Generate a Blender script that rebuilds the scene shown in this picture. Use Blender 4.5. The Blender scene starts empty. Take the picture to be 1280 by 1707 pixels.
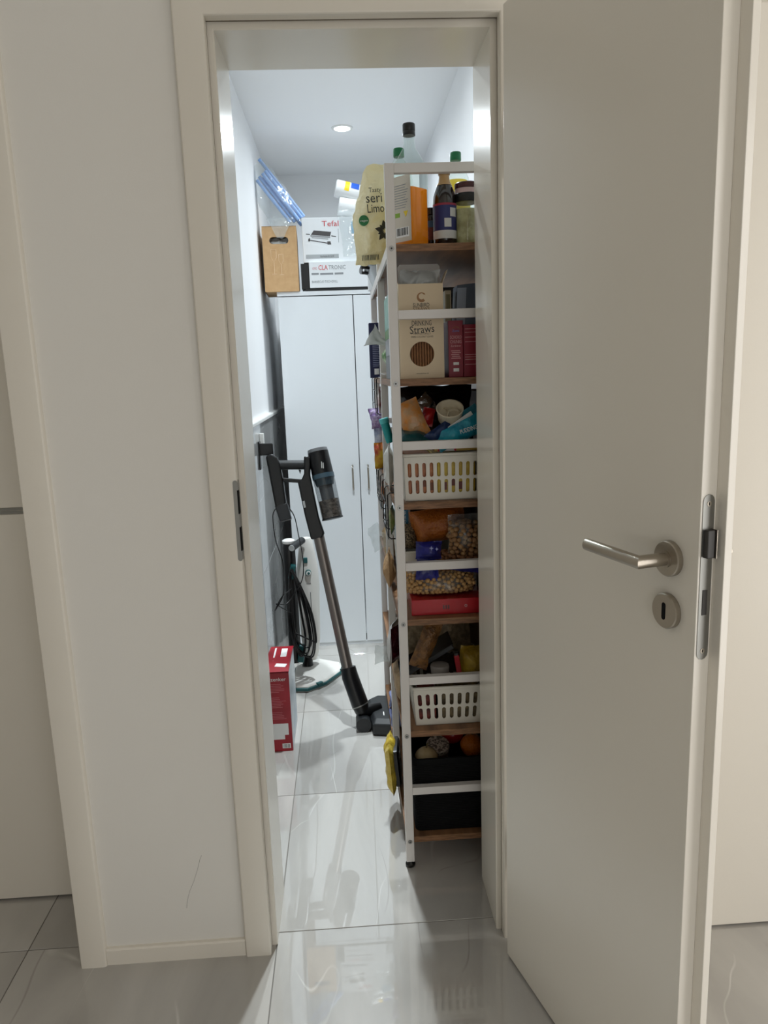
import bpy, bmesh, math, random
from mathutils import Matrix, Vector, noise
from math import sin, cos, pi, radians, sqrt
SC = bpy.context.scene
COL = SC.collection
random.seed(7)

# ---------------------------------------------------------------- camera, world, lights, exposure
cd = bpy.data.cameras.new('camera'); cam = bpy.data.objects.new('camera', cd); COL.objects.link(cam)
cd.sensor_fit = 'HORIZONTAL'; cd.sensor_width = 36.0; cd.lens = 1228.86 / 1280 * 36.0
cd.clip_start = 0.02; cd.clip_end = 60
YAW, PITCH, ROLL = 0.0487, 0.1864, 0.0355
_f = Vector((sin(YAW)*cos(PITCH), cos(YAW)*cos(PITCH), -sin(PITCH)))
_r = Vector((cos(YAW), -sin(YAW), 0)); _d = _f.cross(_r)
_r2 = cos(ROLL)*_r + sin(ROLL)*_d; _d2 = -sin(ROLL)*_r + cos(ROLL)*_d
cam.matrix_world = Matrix(((_r2.x, -_d2.x, -_f.x, 0.2278), (_r2.y, -_d2.y, -_f.y, -1.5268), (_r2.z, -_d2.z, -_f.z, 1.3369), (0, 0, 0, 1)))
SC.camera = cam
wd = bpy.data.worlds.new('world'); SC.world = wd; wd.use_nodes = True
wd.node_tree.nodes['Background'].inputs[0].default_value = (0.62, 0.72, 0.9, 1)
wd.node_tree.nodes['Background'].inputs[1].default_value = 0.6
SC.view_settings.view_transform = 'Standard'; SC.view_settings.look = 'None'
SC.view_settings.gamma = 1.0; SC.view_settings.use_curve_mapping = False
SC.view_settings.exposure = 0.0
SC.cycles.use_denoising = True; SC.cycles.max_bounces = 8; SC.cycles.transparent_max_bounces = 12; SC.cycles.use_adaptive_sampling = True; SC.cycles.adaptive_threshold = 0.04
SC.cycles.caustics_reflective = False; SC.cycles.caustics_refractive = False
SC.cycles.sample_clamp_indirect = 6.0
LAMPS = [(0.274, 1.969), (0.262, 0.93)]          # recessed spots in the storeroom ceiling, the nearer one unseen, assumed from shadows
H = 2.40                                          # storeroom ceiling
def area(name, loc, rot, sx, sy, power, col, spread=180):
    l = bpy.data.lights.new(name, 'AREA'); l.shape = 'RECTANGLE'; l.size = sx; l.size_y = sy
    l.energy = power; l.color = col; l.spread = radians(spread)
    o = bpy.data.objects.new(name, l); COL.objects.link(o); o.location = loc; o.rotation_euler = rot; return o
# lights added as daylight through assumed, unseen hall windows (in the right wall and in the wall behind the camera)
area('assumed_window_light', (2.39, -1.475, 1.08), (0, radians(90), 0), 2.1, 1.3, 23, (1.0, 0.955, 0.89))
area('assumed_window_light', (0.9, -2.99, 1.08), (radians(90), 0, 0), 1.3, 2.1, 9.5, (1.0, 0.955, 0.89))
for k, (lx, ly) in enumerate(LAMPS):
    l = bpy.data.lights.new('ceiling_spot', 'AREA'); l.shape = 'DISK'; l.size = 0.06; l.energy = (4.45, 4.45)[k]
    l.color = (0.87, 0.955, 1.0); l.spread = radians(165)
    l.use_nodes = True; _n = l.node_tree; _fo = _n.nodes.new('ShaderNodeLightFalloff'); _fo.inputs[0].default_value = 1.0
    _a = _n.nodes.new('ShaderNodeMath'); _a.operation = 'MULTIPLY_ADD'; _a.inputs[1].default_value = 0.45; _n.links.new(_fo.outputs['Linear'], _a.inputs[0]); _n.links.new(_fo.outputs['Constant'], _a.inputs[2])
    _n.links.new(_a.outputs[0], _n.nodes['Emission'].inputs['Strength'])
    o = bpy.data.objects.new('ceiling_spot', l); COL.objects.link(o); o.location = (lx, ly, H - 0.012)

# ---------------------------------------------------------------- helpers
def lin(c):
    return tuple((v/255/12.92 if v/255 <= 0.04045 else ((v/255+0.055)/1.055)**2.4) for v in c[:3]) + (1,)
MATS = {}
def mat(name, rgb=None, rough=0.5, metal=0.0, spec=0.5, bump=None, var=None, coat=0.0, emit=None, wood=None, trans=0):
    if name in MATS: return MATS[name]
    m = bpy.data.materials.new(name); m.use_nodes = True; MATS[name] = m
    nt = m.node_tree; b = nt.nodes['Principled BSDF']
    b.inputs['Base Color'].default_value = lin(rgb); b.inputs['Roughness'].default_value = rough
    b.inputs['Metallic'].default_value = metal; b.inputs['Specular IOR Level'].default_value = spec
    b.inputs['Coat Weight'].default_value = coat; b.inputs['Coat Roughness'].default_value = 0.08
    if emit:
        b.inputs['Emission Color'].default_value = lin(emit[0]); b.inputs['Emission Strength'].default_value = emit[1]
    tc = nt.nodes.new('ShaderNodeTexCoord')
    if var:   # (scale, second colour, contrast)
        n = nt.nodes.new('ShaderNodeTexNoise'); n.inputs['Scale'].default_value = var[0]; n.inputs['Detail'].default_value = 5
        nt.links.new(tc.outputs['Object'], n.inputs['Vector'])
        r = nt.nodes.new('ShaderNodeValToRGB'); k = var[2] if len(var) > 2 else 0.15
        r.color_ramp.elements[0].position = 0.5 - k; r.color_ramp.elements[1].position = 0.5 + k
        r.color_ramp.elements[0].color = lin(rgb); r.color_ramp.elements[1].color = lin(var[1])
        nt.links.new(n.outputs['Fac'], r.inputs[0]); nt.links.new(r.outputs[0], b.inputs['Base Color'])
    if wood:
        mp = nt.nodes.new('ShaderNodeMapping'); mp.inputs['Scale'].default_value = (9, 1.2, 60)
        nt.links.new(tc.outputs['Object'], mp.inputs[0])
        n = nt.nodes.new('ShaderNodeTexNoise'); n.inputs['Scale'].default_value = 3; n.inputs['Detail'].default_value = 6
        nt.links.new(mp.outputs[0], n.inputs['Vector'])
        r = nt.nodes.new('ShaderNodeValToRGB'); r.color_ramp.elements[0].position = 0.35; r.color_ramp.elements[1].position = 0.65
        r.color_ramp.elements[0].color = lin(rgb); r.color_ramp.elements[1].color = lin(wood)
        nt.links.new(n.outputs['Fac'], r.inputs[0]); nt.links.new(r.outputs[0], b.inputs['Base Color'])
    if bump:  # (scale, strength)
        n = nt.nodes.new('ShaderNodeTexNoise'); n.inputs['Scale'].default_value = bump[0]; n.inputs['Detail'].default_value = 4
        nt.links.new(tc.outputs['Object'], n.inputs['Vector'])
        bp = nt.nodes.new('ShaderNodeBump'); bp.inputs['Strength'].default_value = bump[1]; bp.inputs['Distance'].default_value = 0.01
        nt.links.new(n.outputs['Fac'], bp.inputs['Height']); nt.links.new(bp.outputs[0], b.inputs['Normal'])
    if trans:
        t = nt.nodes.new('ShaderNodeBsdfTranslucent'); t.inputs[0].default_value = lin(rgb); mx = nt.nodes.new('ShaderNodeMixShader'); mx.inputs[0].default_value = trans
        nt.links.new(b.outputs[0], mx.inputs[1]); nt.links.new(t.outputs[0], mx.inputs[2]); nt.links.new(mx.outputs[0], nt.nodes['Material Output'].inputs[0])
    return m
def film(name, rgb=(235, 240, 242), clear=0.9, rough=0.08, bump=(60, 0.5), tint=(250, 252, 252), ior=1.5):
    """thin see-through sheet: transparent with a fresnel gloss, and a share (1 - clear) of diffuse haze"""
    if name in MATS: return MATS[name]
    m = bpy.data.materials.new(name); m.use_nodes = True; MATS[name] = m
    nt = m.node_tree; N = nt.nodes.new; L = nt.links.new; out = nt.nodes['Material Output']; nt.nodes.remove(nt.nodes['Principled BSDF'])
    t = N('ShaderNodeBsdfTransparent'); t.inputs[0].default_value = lin(tint)
    g = N('ShaderNodeBsdfGlossy'); g.inputs['Roughness'].default_value = rough
    d = N('ShaderNodeBsdfDiffuse'); d.inputs[0].default_value = lin(rgb)
    fr = N('ShaderNodeLayerWeight'); fr.inputs[0].default_value = 0.5; pw = N('ShaderNodeMath'); pw.operation = 'POWER'; pw.inputs[1].default_value = 5; L(fr.outputs['Facing'], pw.inputs[0])
    ma = N('ShaderNodeMath'); ma.operation = 'MULTIPLY_ADD'; f0 = ((ior-1)/(ior+1))**2; ma.inputs[1].default_value = 0.9-f0; ma.inputs[2].default_value = f0*1.6; L(pw.outputs[0], ma.inputs[0])
    m1 = N('ShaderNodeMixShader'); m2 = N('ShaderNodeMixShader'); m2.inputs[0].default_value = 1 - clear
    L(ma.outputs[0], m1.inputs[0]); L(t.outputs[0], m1.inputs[1]); L(g.outputs[0], m1.inputs[2])
    L(m1.outputs[0], m2.inputs[1]); L(d.outputs[0], m2.inputs[2]); L(m2.outputs[0], out.inputs[0])
    if bump:
        tc = N('ShaderNodeTexCoord'); n = N('ShaderNodeTexNoise'); n.inputs['Scale'].default_value = bump[0]
        L(tc.outputs['Object'], n.inputs['Vector'])
        bp = N('ShaderNodeBump'); bp.inputs['Strength'].default_value = bump[1]; bp.inputs['Distance'].default_value = 0.01
        L(n.outputs['Fac'], bp.inputs['Height'])
        for q in (g, d, fr): L(bp.outputs[0], q.inputs['Normal'])
    return m

class MB:
    def __init__(s): s.v = []; s.f = []; s.M = Matrix.Identity(4)
    def at(s, M): s.M = M; return s
    def add(s, vs, fs):
        o = len(s.v); s.v += [tuple(s.M @ Vector(p)) for p in vs]; s.f += [tuple(i + o for i in f) for f in fs]; return s
    def box(s, x0, x1, y0, y1, z0, z1):
        return s.add([(x0,y0,z0),(x1,y0,z0),(x1,y1,z0),(x0,y1,z0),(x0,y0,z1),(x1,y0,z1),(x1,y1,z1),(x0,y1,z1)],
                     [(0,3,2,1),(4,5,6,7),(0,1,5,4),(1,2,6,5),(2,3,7,6),(3,0,4,7)])
    def loft(s, rings, cap=True, close=True):
        n = len(rings[0]); vs = [p for r in rings for p in r]; fs = []
        for k in range(len(rings)-1):
            for i in range(n if close else n-1):
                a = k*n+i; b = k*n+(i+1) % n; fs.append((a, b, b+n, a+n))
        if cap: fs.append(tuple(reversed(range(n)))); fs.append(tuple((len(rings)-1)*n+i for i in range(n)))
        return s.add(vs, fs)
    def lathe(s, prof, n=24, cx=0, cy=0, cap=True):      # prof: (r, z) from bottom to top, axis z
        return s.loft([[(cx+r*cos(2*pi*i/n), cy+r*sin(2*pi*i/n), z) for i in range(n)] for r, z in prof], cap)
    def prism(s, poly, a0, a1, ax='y'):                   # poly in the two other axes, extruded along ax
        def P(p, a): return {'y': (p[0], a, p[1]), 'x': (a, p[0], p[1]), 'z': (p[0], p[1], a)}[ax]
        n = len(poly); vs = [P(p, a0) for p in poly] + [P(p, a1) for p in poly]
        return s.add(vs, [tuple(range(n)), tuple(range(2*n-1, n-1, -1))] + [(i, i+n, (i+1) % n+n, (i+1) % n) for i in range(n)])
    def tube(s, pts, r, n=8, close=False):
        pts = [Vector(p) for p in pts]; rings = []; up = Vector((0.13, 0.31, 0.94)); m = len(pts)
        for k, p in enumerate(pts):
            if close: t = pts[(k+1) % m] - pts[k-1]
            else: t = pts[min(k+1, m-1)] - pts[max(k-1, 0)]
            t.normalize(); u = t.cross(up)
            if u.length < 1e-4: u = t.cross(Vector((1, 0, 0)))
            u.normalize(); w = t.cross(u); up = u.cross(t) if False else up
            rr = r[k] if isinstance(r, (list, tuple)) else r
            rings.append([tuple(p + rr*(cos(2*pi*i/n)*u + sin(2*pi*i/n)*w)) for i in range(n)])
        if close: rings.append(rings[0])
        return s.loft(rings, cap=not close)
    def plate(s, x0, x1, z0, z1, y, t=0.0004):            # thin printed patch on a face that looks to -y
        return s.box(x0, x1, y-t, y, z0, z1)
    def mesh(s, name):
        me = bpy.data.meshes.new(name); me.from_pydata(s.v, [], s.f); me.update()
        bm = bmesh.new(); bm.from_mesh(me); bmesh.ops.recalc_face_normals(bm, faces=bm.faces); bm.to_mesh(me); bm.free(); return me
INV = {}
def link(o, parent=None):
    COL.objects.link(o)
    if parent is not None:
        o.parent = parent; o.matrix_parent_inverse = INV.get(parent.name, Matrix.Identity(4)).copy()
    return o
def tag(o, label=None, cat=None, group=None, kind=None):
    if label: o['label'] = label
    if cat: o['category'] = cat
    if group: o['group'] = group
    if kind: o['kind'] = kind
    return o
def thing(name, label, cat, loc=(0,0,0), group=None, local=None, kind=None):
    """Empty at the base of a thing. Parts are authored in world metres, or in the frame 'local' when it is given."""
    e = bpy.data.objects.new(name, None); e.empty_display_size = 0.05; COL.objects.link(e)
    if local is not None: e.matrix_basis = local
    else: e.location = loc; INV[e.name] = Matrix.Translation(-Vector(loc))
    return tag(e, label, cat, group, kind)
def obj(name, mb, m, parent=None, smooth=False, bev=0, seg=2, kind=None, label=None, cat=None, group=None):
    me = mb if isinstance(mb, bpy.types.Mesh) else mb.mesh(name)
    if m is not None and not me.materials: me.materials.append(m)
    o = bpy.data.objects.new(name, me); link(o, parent)
    if smooth:
        for p in me.polygons: p.use_smooth = True
        try: me.set_sharp_from_angle(angle=radians(smooth if smooth is not True else 45))
        except Exception: pass
    if bev:
        b = o.modifiers.new('edge', 'BEVEL'); b.width = bev; b.segments = seg; b.limit_method = 'ANGLE'; b.angle_limit = radians(40)
    return tag(o, label, cat, group, kind)
FONT = None
def text(body, size, m, parent, M, name='lettering', w=None, ex=0.0003):
    """flat print: M carries the text plane (x right, y up, z out of the surface) to its place; w = wished width"""
    cu = bpy.data.curves.new('t', 'FONT'); cu.body = body; cu.size = size; cu.align_x = 'CENTER'; cu.align_y = 'CENTER'
    cu.extrude = ex; cu.resolution_u = 2
    t = bpy.data.objects.new('t', cu); me = t.to_mesh().copy(); t.to_mesh_clear(); bpy.data.objects.remove(t)
    xs = [v.co.x for v in me.vertices]; k = 1.0
    if w and xs: k = w / max(1e-6, max(xs)-min(xs))
    me.transform(M @ Matrix.Diagonal((k, 1, 1, 1)))
    me.materials.clear(); me.materials.append(m)
    me.name = name
    return obj(name, me, m, parent)
def FY(x, y, z, roll=0):   # text plane on a face that looks to -y
    return Matrix.Translation((x, y, z)) @ Matrix.Rotation(pi/2, 4, 'X') @ Matrix.Rotation(roll, 4, 'Z')
def TR(x, y, z, rx=0, ry=0, rz=0):
    return Matrix.Translation((x, y, z)) @ Matrix.Rotation(radians(rz), 4, 'Z') @ Matrix.Rotation(radians(ry), 4, 'Y') @ Matrix.Rotation(radians(rx), 4, 'X')
def stadium(cx, cz, w, h, n=6):      # upright rounded slot outline
    r = min(w, h)/2; pts = []
    for i in range(n+1):
        a = pi*i/n
        pts.append((cx+(r*cos(a) if h >= w else 0), cz+h/2-r+r*sin(a)) if h >= w else (cx+w/2-r+r*sin(a), cz+r*cos(a)))
    for i in range(n+1):
        a = pi+pi*i/n
        pts.append((cx+r*cos(a), cz-h/2+r+r*sin(a)) if h >= w else (cx-w/2+r+r*sin(a), cz+r*cos(a)))
    return pts
def holed(mb, x0, x1, z0, z1, hole, y, t):
    """plate from x0..x1, z0..z1 at depth y..y+t with one hole (list of points, any winding)"""
    cx = sum(p[0] for p in hole)/len(hole); cz = sum(p[1] for p in hole)/len(hole)
    hs = sorted(hole, key=lambda p: math.atan2(p[1]-cz, p[0]-cx)); outer = []
    cor = [math.atan2(z-cz, x-cx) for x, z in ((x0,z0),(x1,z0),(x1,z1),(x0,z1))]
    for p in hs:
        dx, dz = p[0]-cx, p[1]-cz; ks = []
        if dx > 1e-9: ks.append((x1-cx)/dx)
        if dx < -1e-9: ks.append((x0-cx)/dx)
        if dz > 1e-9: ks.append((z1-cz)/dz)
        if dz < -1e-9: ks.append((z0-cz)/dz)
        k = min(ks); outer.append((cx+dx*k, cz+dz*k))
    n = len(hs); angs = [math.atan2(p[1]-cz, p[0]-cx) for p in hs]
    for a, c in zip(cor, ((x0,z0),(x1,z0),(x1,z1),(x0,z1))):     # snap the nearest outer point to the corner
        i = min(range(n), key=lambda q: abs((angs[q]-a+pi) % (2*pi)-pi)); outer[i] = c
    vs = [(p[0], y, p[1]) for p in outer]+[(p[0], y, p[1]) for p in hs]+[(p[0], y+t, p[1]) for p in outer]+[(p[0], y+t, p[1]) for p in hs]
    fs = []
    for i in range(n):
        j = (i+1) % n
        fs += [(i, j, n+j, n+i), (2*n+i, 3*n+i, 3*n+j, 2*n+j), (n+i, n+j, 3*n+j, 3*n+i), (i, 2*n+i, 2*n+j, j)]
    return mb.add(vs, fs)
def rrect(x0, x1, y0, y1, r, n=5):
    pts = []
    for cx, cy, a0 in ((x1-r, y1-r, 0), (x0+r, y1-r, pi/2), (x0+r, y0+r, pi), (x1-r, y0+r, 3*pi/2)):
        for i in range(n+1):
            a = a0+pi/2*i/n; pts.append((cx+r*cos(a), cy+r*sin(a)))
    return pts
def pouch(w, h, t, seed=0, crump=0.004, seam=0.06, nx=18, ny=18, px=2.2, py=2.6, freq=30, waist=0, topw=1.0):
    """filled bag: width along x, height along z (0..h), thickness along y; flat seams at both ends"""
    mb = MB(); rows = []
    for side in (-1, 1):
        g = []
        for j in range(ny+1):
            v = 2*j/ny-1; row = []
            for i in range(nx+1):
                u = 2*i/nx-1
                ve = min(1, abs(v)/(1-seam)); th = (1-abs(u)**px)*(1-ve**py)
                k = 1+(topw-1)*max(0, v)-waist*(1-v*v)
                x = u*w/2*k*(1-0.05*(1-ve**2)); z = (v+1)/2*h
                nz = noise.noise_vector(Vector((x*freq+seed*7.1, side*3.3, z*freq+seed*3.7)))
                e = 1-abs(u)**6
                y = side*(th*t/2) + nz.y*crump*(0.35+0.65*th)*e*1.4
                row.append((x+nz.x*crump*0.7, y, z+nz.z*crump*0.7))
            g.append(row)
        rows.append(g)
    n1 = (nx+1)
    vs = [p for g in rows for r in g for p in r]; o = n1*(ny+1); fs = []
    for s in range(2):
        for j in range(ny):
            for i in range(nx):
                a = s*o+j*n1+i; q = (a, a+1, a+1+n1, a+n1); fs.append(q if s == 0 else q[::-1])
    for j in range(ny):
        for i in (0, nx):
            a = j*n1+i; q = (a, a+n1, a+n1+o, a+o); fs.append(q if i == 0 else q[::-1])
    for i in range(nx):
        for j in (0, ny):
            a = j*n1+i; q = (a, a+o, a+1+o, a+1); fs.append(q if j == 0 else q[::-1])
    mb.add(vs, fs); return mb
def bagthing(name, label, cat, M, w, h, t, m, seed=0, group=None, **kw):
    e = thing(name, label, cat, group=group, local=M)
    o = obj('bag', pouch(w, h, t, seed, **kw), m, e, smooth=60)
    return e, o
def beads(pts, r, m, name, parent, jit=0.15, seed=1):
    bm = bmesh.new(); bmesh.ops.create_icosphere(bm, subdivisions=2, radius=1.0)
    bv = [v.co.copy() for v in bm.verts]; bf = [[v.index for v in f.verts] for f in bm.faces]; bm.free()
    rd = random.Random(seed); mb = MB()
    for p in pts:
        k = r*(1+rd.uniform(-jit, jit)); mb.add([(p[0]+k*v.x, p[1]+k*v.y, p[2]+k*v.z*0.92) for v in bv], bf)
    return obj(name, mb, m, parent, smooth=180, kind='stuff')
def struct(name, mb, m, label, cat, bev=0, smooth=False):
    return obj(name, mb, m, None, smooth, bev, kind='structure', label=label, cat=cat)

# ---------------------------------------------------------------- surfaces
def marble(name, rgb, dark, light, rough, ior):
    m = bpy.data.materials.new(name); m.use_nodes = True; MATS[name] = m
    nt = m.node_tree; N = nt.nodes.new; L = nt.links.new; b = nt.nodes['Principled BSDF']
    b.inputs['Roughness'].default_value = rough; b.inputs['IOR'].default_value = ior
    geo = N('ShaderNodeNewGeometry'); oi = N('ShaderNodeObjectInfo')
    mul = N('ShaderNodeMath'); mul.operation = 'MULTIPLY'; mul.inputs[1].default_value = 37.0; L(oi.outputs['Random'], mul.inputs[0])
    add = N('ShaderNodeVectorMath'); add.operation = 'ADD'; mp = N('ShaderNodeMapping'); mp.inputs['Rotation'].default_value = (0, 0, radians(38)); mp.inputs['Scale'].default_value = (1.0, 0.32, 1.0)
    L(geo.outputs['Position'], mp.inputs[0]); L(mp.outputs[0], add.inputs[0]); L(mul.outputs[0], add.inputs[1])
    def nz(scale, detail, dist=0.0):
        n = N('ShaderNodeTexNoise'); n.inputs['Scale'].default_value = scale; n.inputs['Detail'].default_value = detail
        n.inputs['Distortion'].default_value = dist; L(add.outputs[0], n.inputs['Vector']); return n.outputs['Fac']
    def vein(scale, width, dist, mask_scale):
        f = nz(scale, 1.5, dist); s = N('ShaderNodeMath'); s.operation = 'SUBTRACT'; s.inputs[1].default_value = 0.5; L(f, s.inputs[0])
        a = N('ShaderNodeMath'); a.operation = 'ABSOLUTE'; L(s.outputs[0], a.inputs[0])
        r = N('ShaderNodeMapRange'); r.inputs[1].default_value = 0; r.inputs[2].default_value = width; r.inputs[3].default_value = 1; r.inputs[4].default_value = 0
        L(a.outputs[0], r.inputs[0])
        k = N('ShaderNodeMapRange'); k.inputs[1].default_value = 0.56; k.inputs[2].default_value = 0.68; L(nz(mask_scale, 1), k.inputs[0])
        q = N('ShaderNodeMath'); q.operation = 'MULTIPLY'; L(r.outputs[0], q.inputs[0]); L(k.outputs[0], q.inputs[1]); return q.outputs[0]
    cl = N('ShaderNodeValToRGB'); cl.color_ramp.elements[0].position = 0.3; cl.color_ramp.elements[1].position = 0.7
    cl.color_ramp.elements[0].color = lin(tuple(v*0.88 for v in rgb)); cl.color_ramp.elements[1].color = lin(tuple(min(255, v*1.07) for v in rgb))
    L(nz(3.5, 6, 0.6), cl.inputs[0])
    col = cl.outputs[0]
    for args, c, k in (((2.4, 0.0045, 0.0, 8.0), light, 0.85), ((2.9, 0.0040, 0.1, 8.0), dark, 0.5), ((4.2, 0.0035, 0.0, 6.0), light, 0.6)):
        mx = N('ShaderNodeMix'); mx.data_type = 'RGBA'; v = vein(*args)
        g = N('ShaderNodeMath'); g.operation = 'MULTIPLY'; g.inputs[1].default_value = k; L(v, g.inputs[0]); L(g.outputs[0], mx.inputs[0])
        L(col, mx.inputs[6]); mx.inputs[7].default_value = lin(c); col = mx.outputs[2]
    L(col, b.inputs['Base Color']); return m
M_TILE = marble('polished_tile', (182, 179, 174), (128, 122, 115), (226, 225, 221), 0.018, 2.1)
M_WTILE = marble('polished_wall_tile', (196, 197, 196), (150, 148, 144), (222, 222, 220), 0.03, 1.9)
M_GROUT = mat('grout', (118, 114, 108), 0.9)
M_PAINT = mat('white_wall_paint', (236, 233, 226), 0.85, spec=0.2, bump=(420, 0.03))
M_PAINT2 = mat('storeroom_paint', (248, 249, 250), 0.8, spec=0.2, bump=(420, 0.03))
M_CREAM = mat('cream_lacquer', (235, 229, 217), 0.23, spec=0.5, bump=(260, 0.015))
M_STEEL = mat('brushed_steel', (176, 168, 156), 0.3, 1.0, bump=(300, 0.04))
M_STEEL2 = mat('matt_steel', (150, 150, 146), 0.38, 1.0)
M_DARK = mat('dark_grey_plastic', (58, 56, 54), 0.5)
M_BLACK = mat('black_plastic', (11, 11, 12), 0.34)
M_BLACKM = mat('black_matt', (12, 12, 13), 0.8, spec=0.2)
M_WHITEP = mat('white_plastic', (238, 238, 234), 0.35)
M_SEAL = mat('seal_rubber', (120, 110, 96), 0.7)

# ---------------------------------------------------------------- floor: tiles 0.6 x 0.6 m on a grout bed
fl = struct('floor', MB().box(-2.3, 2.5, -3.1, 2.85, -0.05, -0.0015), M_GROUT, 'grey marbled tile floor of hall and storeroom', 'floor')
tm = MB().box(0.0012, 0.5988, 0.0012, 0.5988, -0.012, 0).mesh('tile'); tm.materials.append(M_TILE)
for i in range(-4, 4):
    for j in range(-6, 5):
        t = bpy.data.objects.new('tile', tm); link(t, fl); t.location = (0.0106+0.6*i, 0.0709+0.6*j, 0)
        b = t.modifiers.new('edge', 'BEVEL'); b.width = 0.0006; b.segments = 1

# ---------------------------------------------------------------- hall walls, storeroom walls, ceilings
W = MB()
for x0, x1, z0 in ((-2.2, -1.27, 0), (-0.43, -0.01, 0), (0.564, 0.80, 0), (1.66, 2.4, 0), (-1.27, -0.43, 2.01), (-0.01, 0.564, 2.01), (0.80, 1.66, 2.01)):
    W.box(x0, x1, 0.016, 0.212, z0, 2.52)
struct('wall_front', W, M_PAINT, 'white hall wall around the storeroom doorway', 'wall')
struct('wall_behind', MB().box(-2.2, 0.2, -3.1, -3.0, 0, 2.52).box(1.6, 2.4, -3.1, -3.0, 0, 2.52).box(0.2, 1.6, -3.1, -3.0, 0, 0.03).box(0.2, 1.6, -3.1, -3.0, 2.15, 2.52), M_PAINT, 'white hall wall behind the viewer with an assumed window', 'wall')  # opening made for the assumed window light behind the viewer
struct('wall_hall_left', MB().box(-2.3, -2.2, -3.1, 0.212, 0, 2.52), M_PAINT, 'white wall at the left end of the hall', 'wall')
struct('wall_hall_right', MB().box(2.4, 2.5, -3.1, -2.15, 0, 2.52).box(2.4, 2.5, -0.8, 0.212, 0, 2.52).box(2.4, 2.5, -2.15, -0.8, 0, 0.03).box(2.4, 2.5, -2.15, -0.8, 2.15, 2.52), M_PAINT, 'white wall at the right end of the hall with an assumed window', 'wall')  # window opening in this wall is assumed, out of view
struct('ceiling_hall', MB().box(-2.3, 2.5, -3.1, 0.212, 2.52, 2.6), M_PAINT, 'white hall ceiling above the viewer', 'ceiling')
struct('wall_left', MB().box(-0.24, -0.127, 0.212, 2.83, 0, H), M_PAINT2, 'white left wall of the storeroom above the tiles', 'wall')
struct('wall_right', MB().box(0.69, 0.80, 0.212, 2.83, 0, H), M_PAINT2, 'white right wall of the storeroom behind the rack', 'wall')
struct('wall_back', MB().box(-0.24, 0.80, 2.73, 2.83, 0, H), M_PAINT2, 'white back wall of the storeroom above the cabinet', 'wall')
struct('ceiling', MB().box(-0.24, 0.80, 0.212, 2.83, H, H+0.1), M_PAINT2, 'white storeroom ceiling with the recessed spot', 'ceiling')
# polished wall tiles on the lower left storeroom wall, with a white ledge on top
wt = struct('wall_left_tiling', MB().box(-0.127, -0.121, 0.215, 2.73, 0, 1.155), M_GROUT, 'polished grey tiles on the lower left storeroom wall', 'wall tiling')
for j in range(5):
    y0 = 0.0709+0.6*j; y1 = min(y0+0.6, 2.73); y0 = max(y0, 0.216)
    for z0, z1 in ((0.0, 0.578), (0.578, 1.155)):
        obj('wall_tile', MB().box(-0.123, -0.113, y0+0.001, y1-0.001, z0+0.001, z1-0.001), M_WTILE, wt, bev=0.0006, seg=1)
struct('trim_1', MB().prism([(-0.127, 1.155), (-0.109, 1.155), (-0.106, 1.158), (-0.106, 1.168), (-0.109, 1.172), (-0.127, 1.172)], 0.215, 2.73, 'y'), M_WHITEP, 'white ledge strip on top of the wall tiles', 'trim')

# ---------------------------------------------------------------- door frames: one profile swept round the opening
def frame_sweep(prof, xL, xR, zt):
    """prof: closed outline of (o, y), o = distance outward from the inner edge of the architrave"""
    rings = []
    for k in range(4):
        rings.append([((xL-o, y, 0.0), (xL-o, y, zt+o), (xR+o, y, zt+o), (xR+o, y, 0.0))[k] for o, y in prof])
    return MB().loft(rings, cap=True)
PROF = [(0.0595, 0.016), (0.0595, 0.0065), (0.0585, 0.0030), (0.0562, 0.0008), (0.053, 0.0), (0.004, 0.0), (0.0015, 0.0010), (0.0, 0.0035), (0.0, 0.0245), (0.0035, 0.0255), (0.0035, 0.0312),
        (-0.0105, 0.0312), (-0.0128, 0.0335), (-0.0128, 0.2215), (-0.0105, 0.2241), (0.05, 0.2241), (0.05, 0.212), (0.008, 0.212), (0.008, 0.016)]
XL, XR, ZT = 0.0, 0.5542, 2.0
f1 = struct('trim_2', frame_sweep(PROF, XL, XR, ZT), M_CREAM, 'cream lacquered frame of the open storeroom doorway', 'door frame', smooth=25)
seal = [(0.0035, 0.0262), (0.0006, 0.0266), (0.0, 0.0285), (0.0008, 0.0308), (0.0035, 0.0310)]
obj('seal', frame_sweep(seal, XL, XR, ZT), M_SEAL, f1, label='beige rubber seal in the frame rebate')
# strike plate let into the rebate of the left jamb
sp = MB()
sp.prism([(y, z) for y, z in stadium(0.0125, 1.043, 0.021, 0.172)], -0.0002, 0.0006, 'x').prism(stadium(-0.0045, 1.043, 0.0100, 0.172), -0.0007, 0.0003, 'y')
spo = obj('strike_plate', sp, M_STEEL2, f1, label='grey steel strike plate')
obj('latch_slot', MB().box(-0.0016, 0.0009, -0.0009, 0.014, 1.058, 1.108).box(-0.0016, 0.0009, -0.0009, 0.014, 0.979, 1.030), M_BLACKM, spo)
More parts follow.
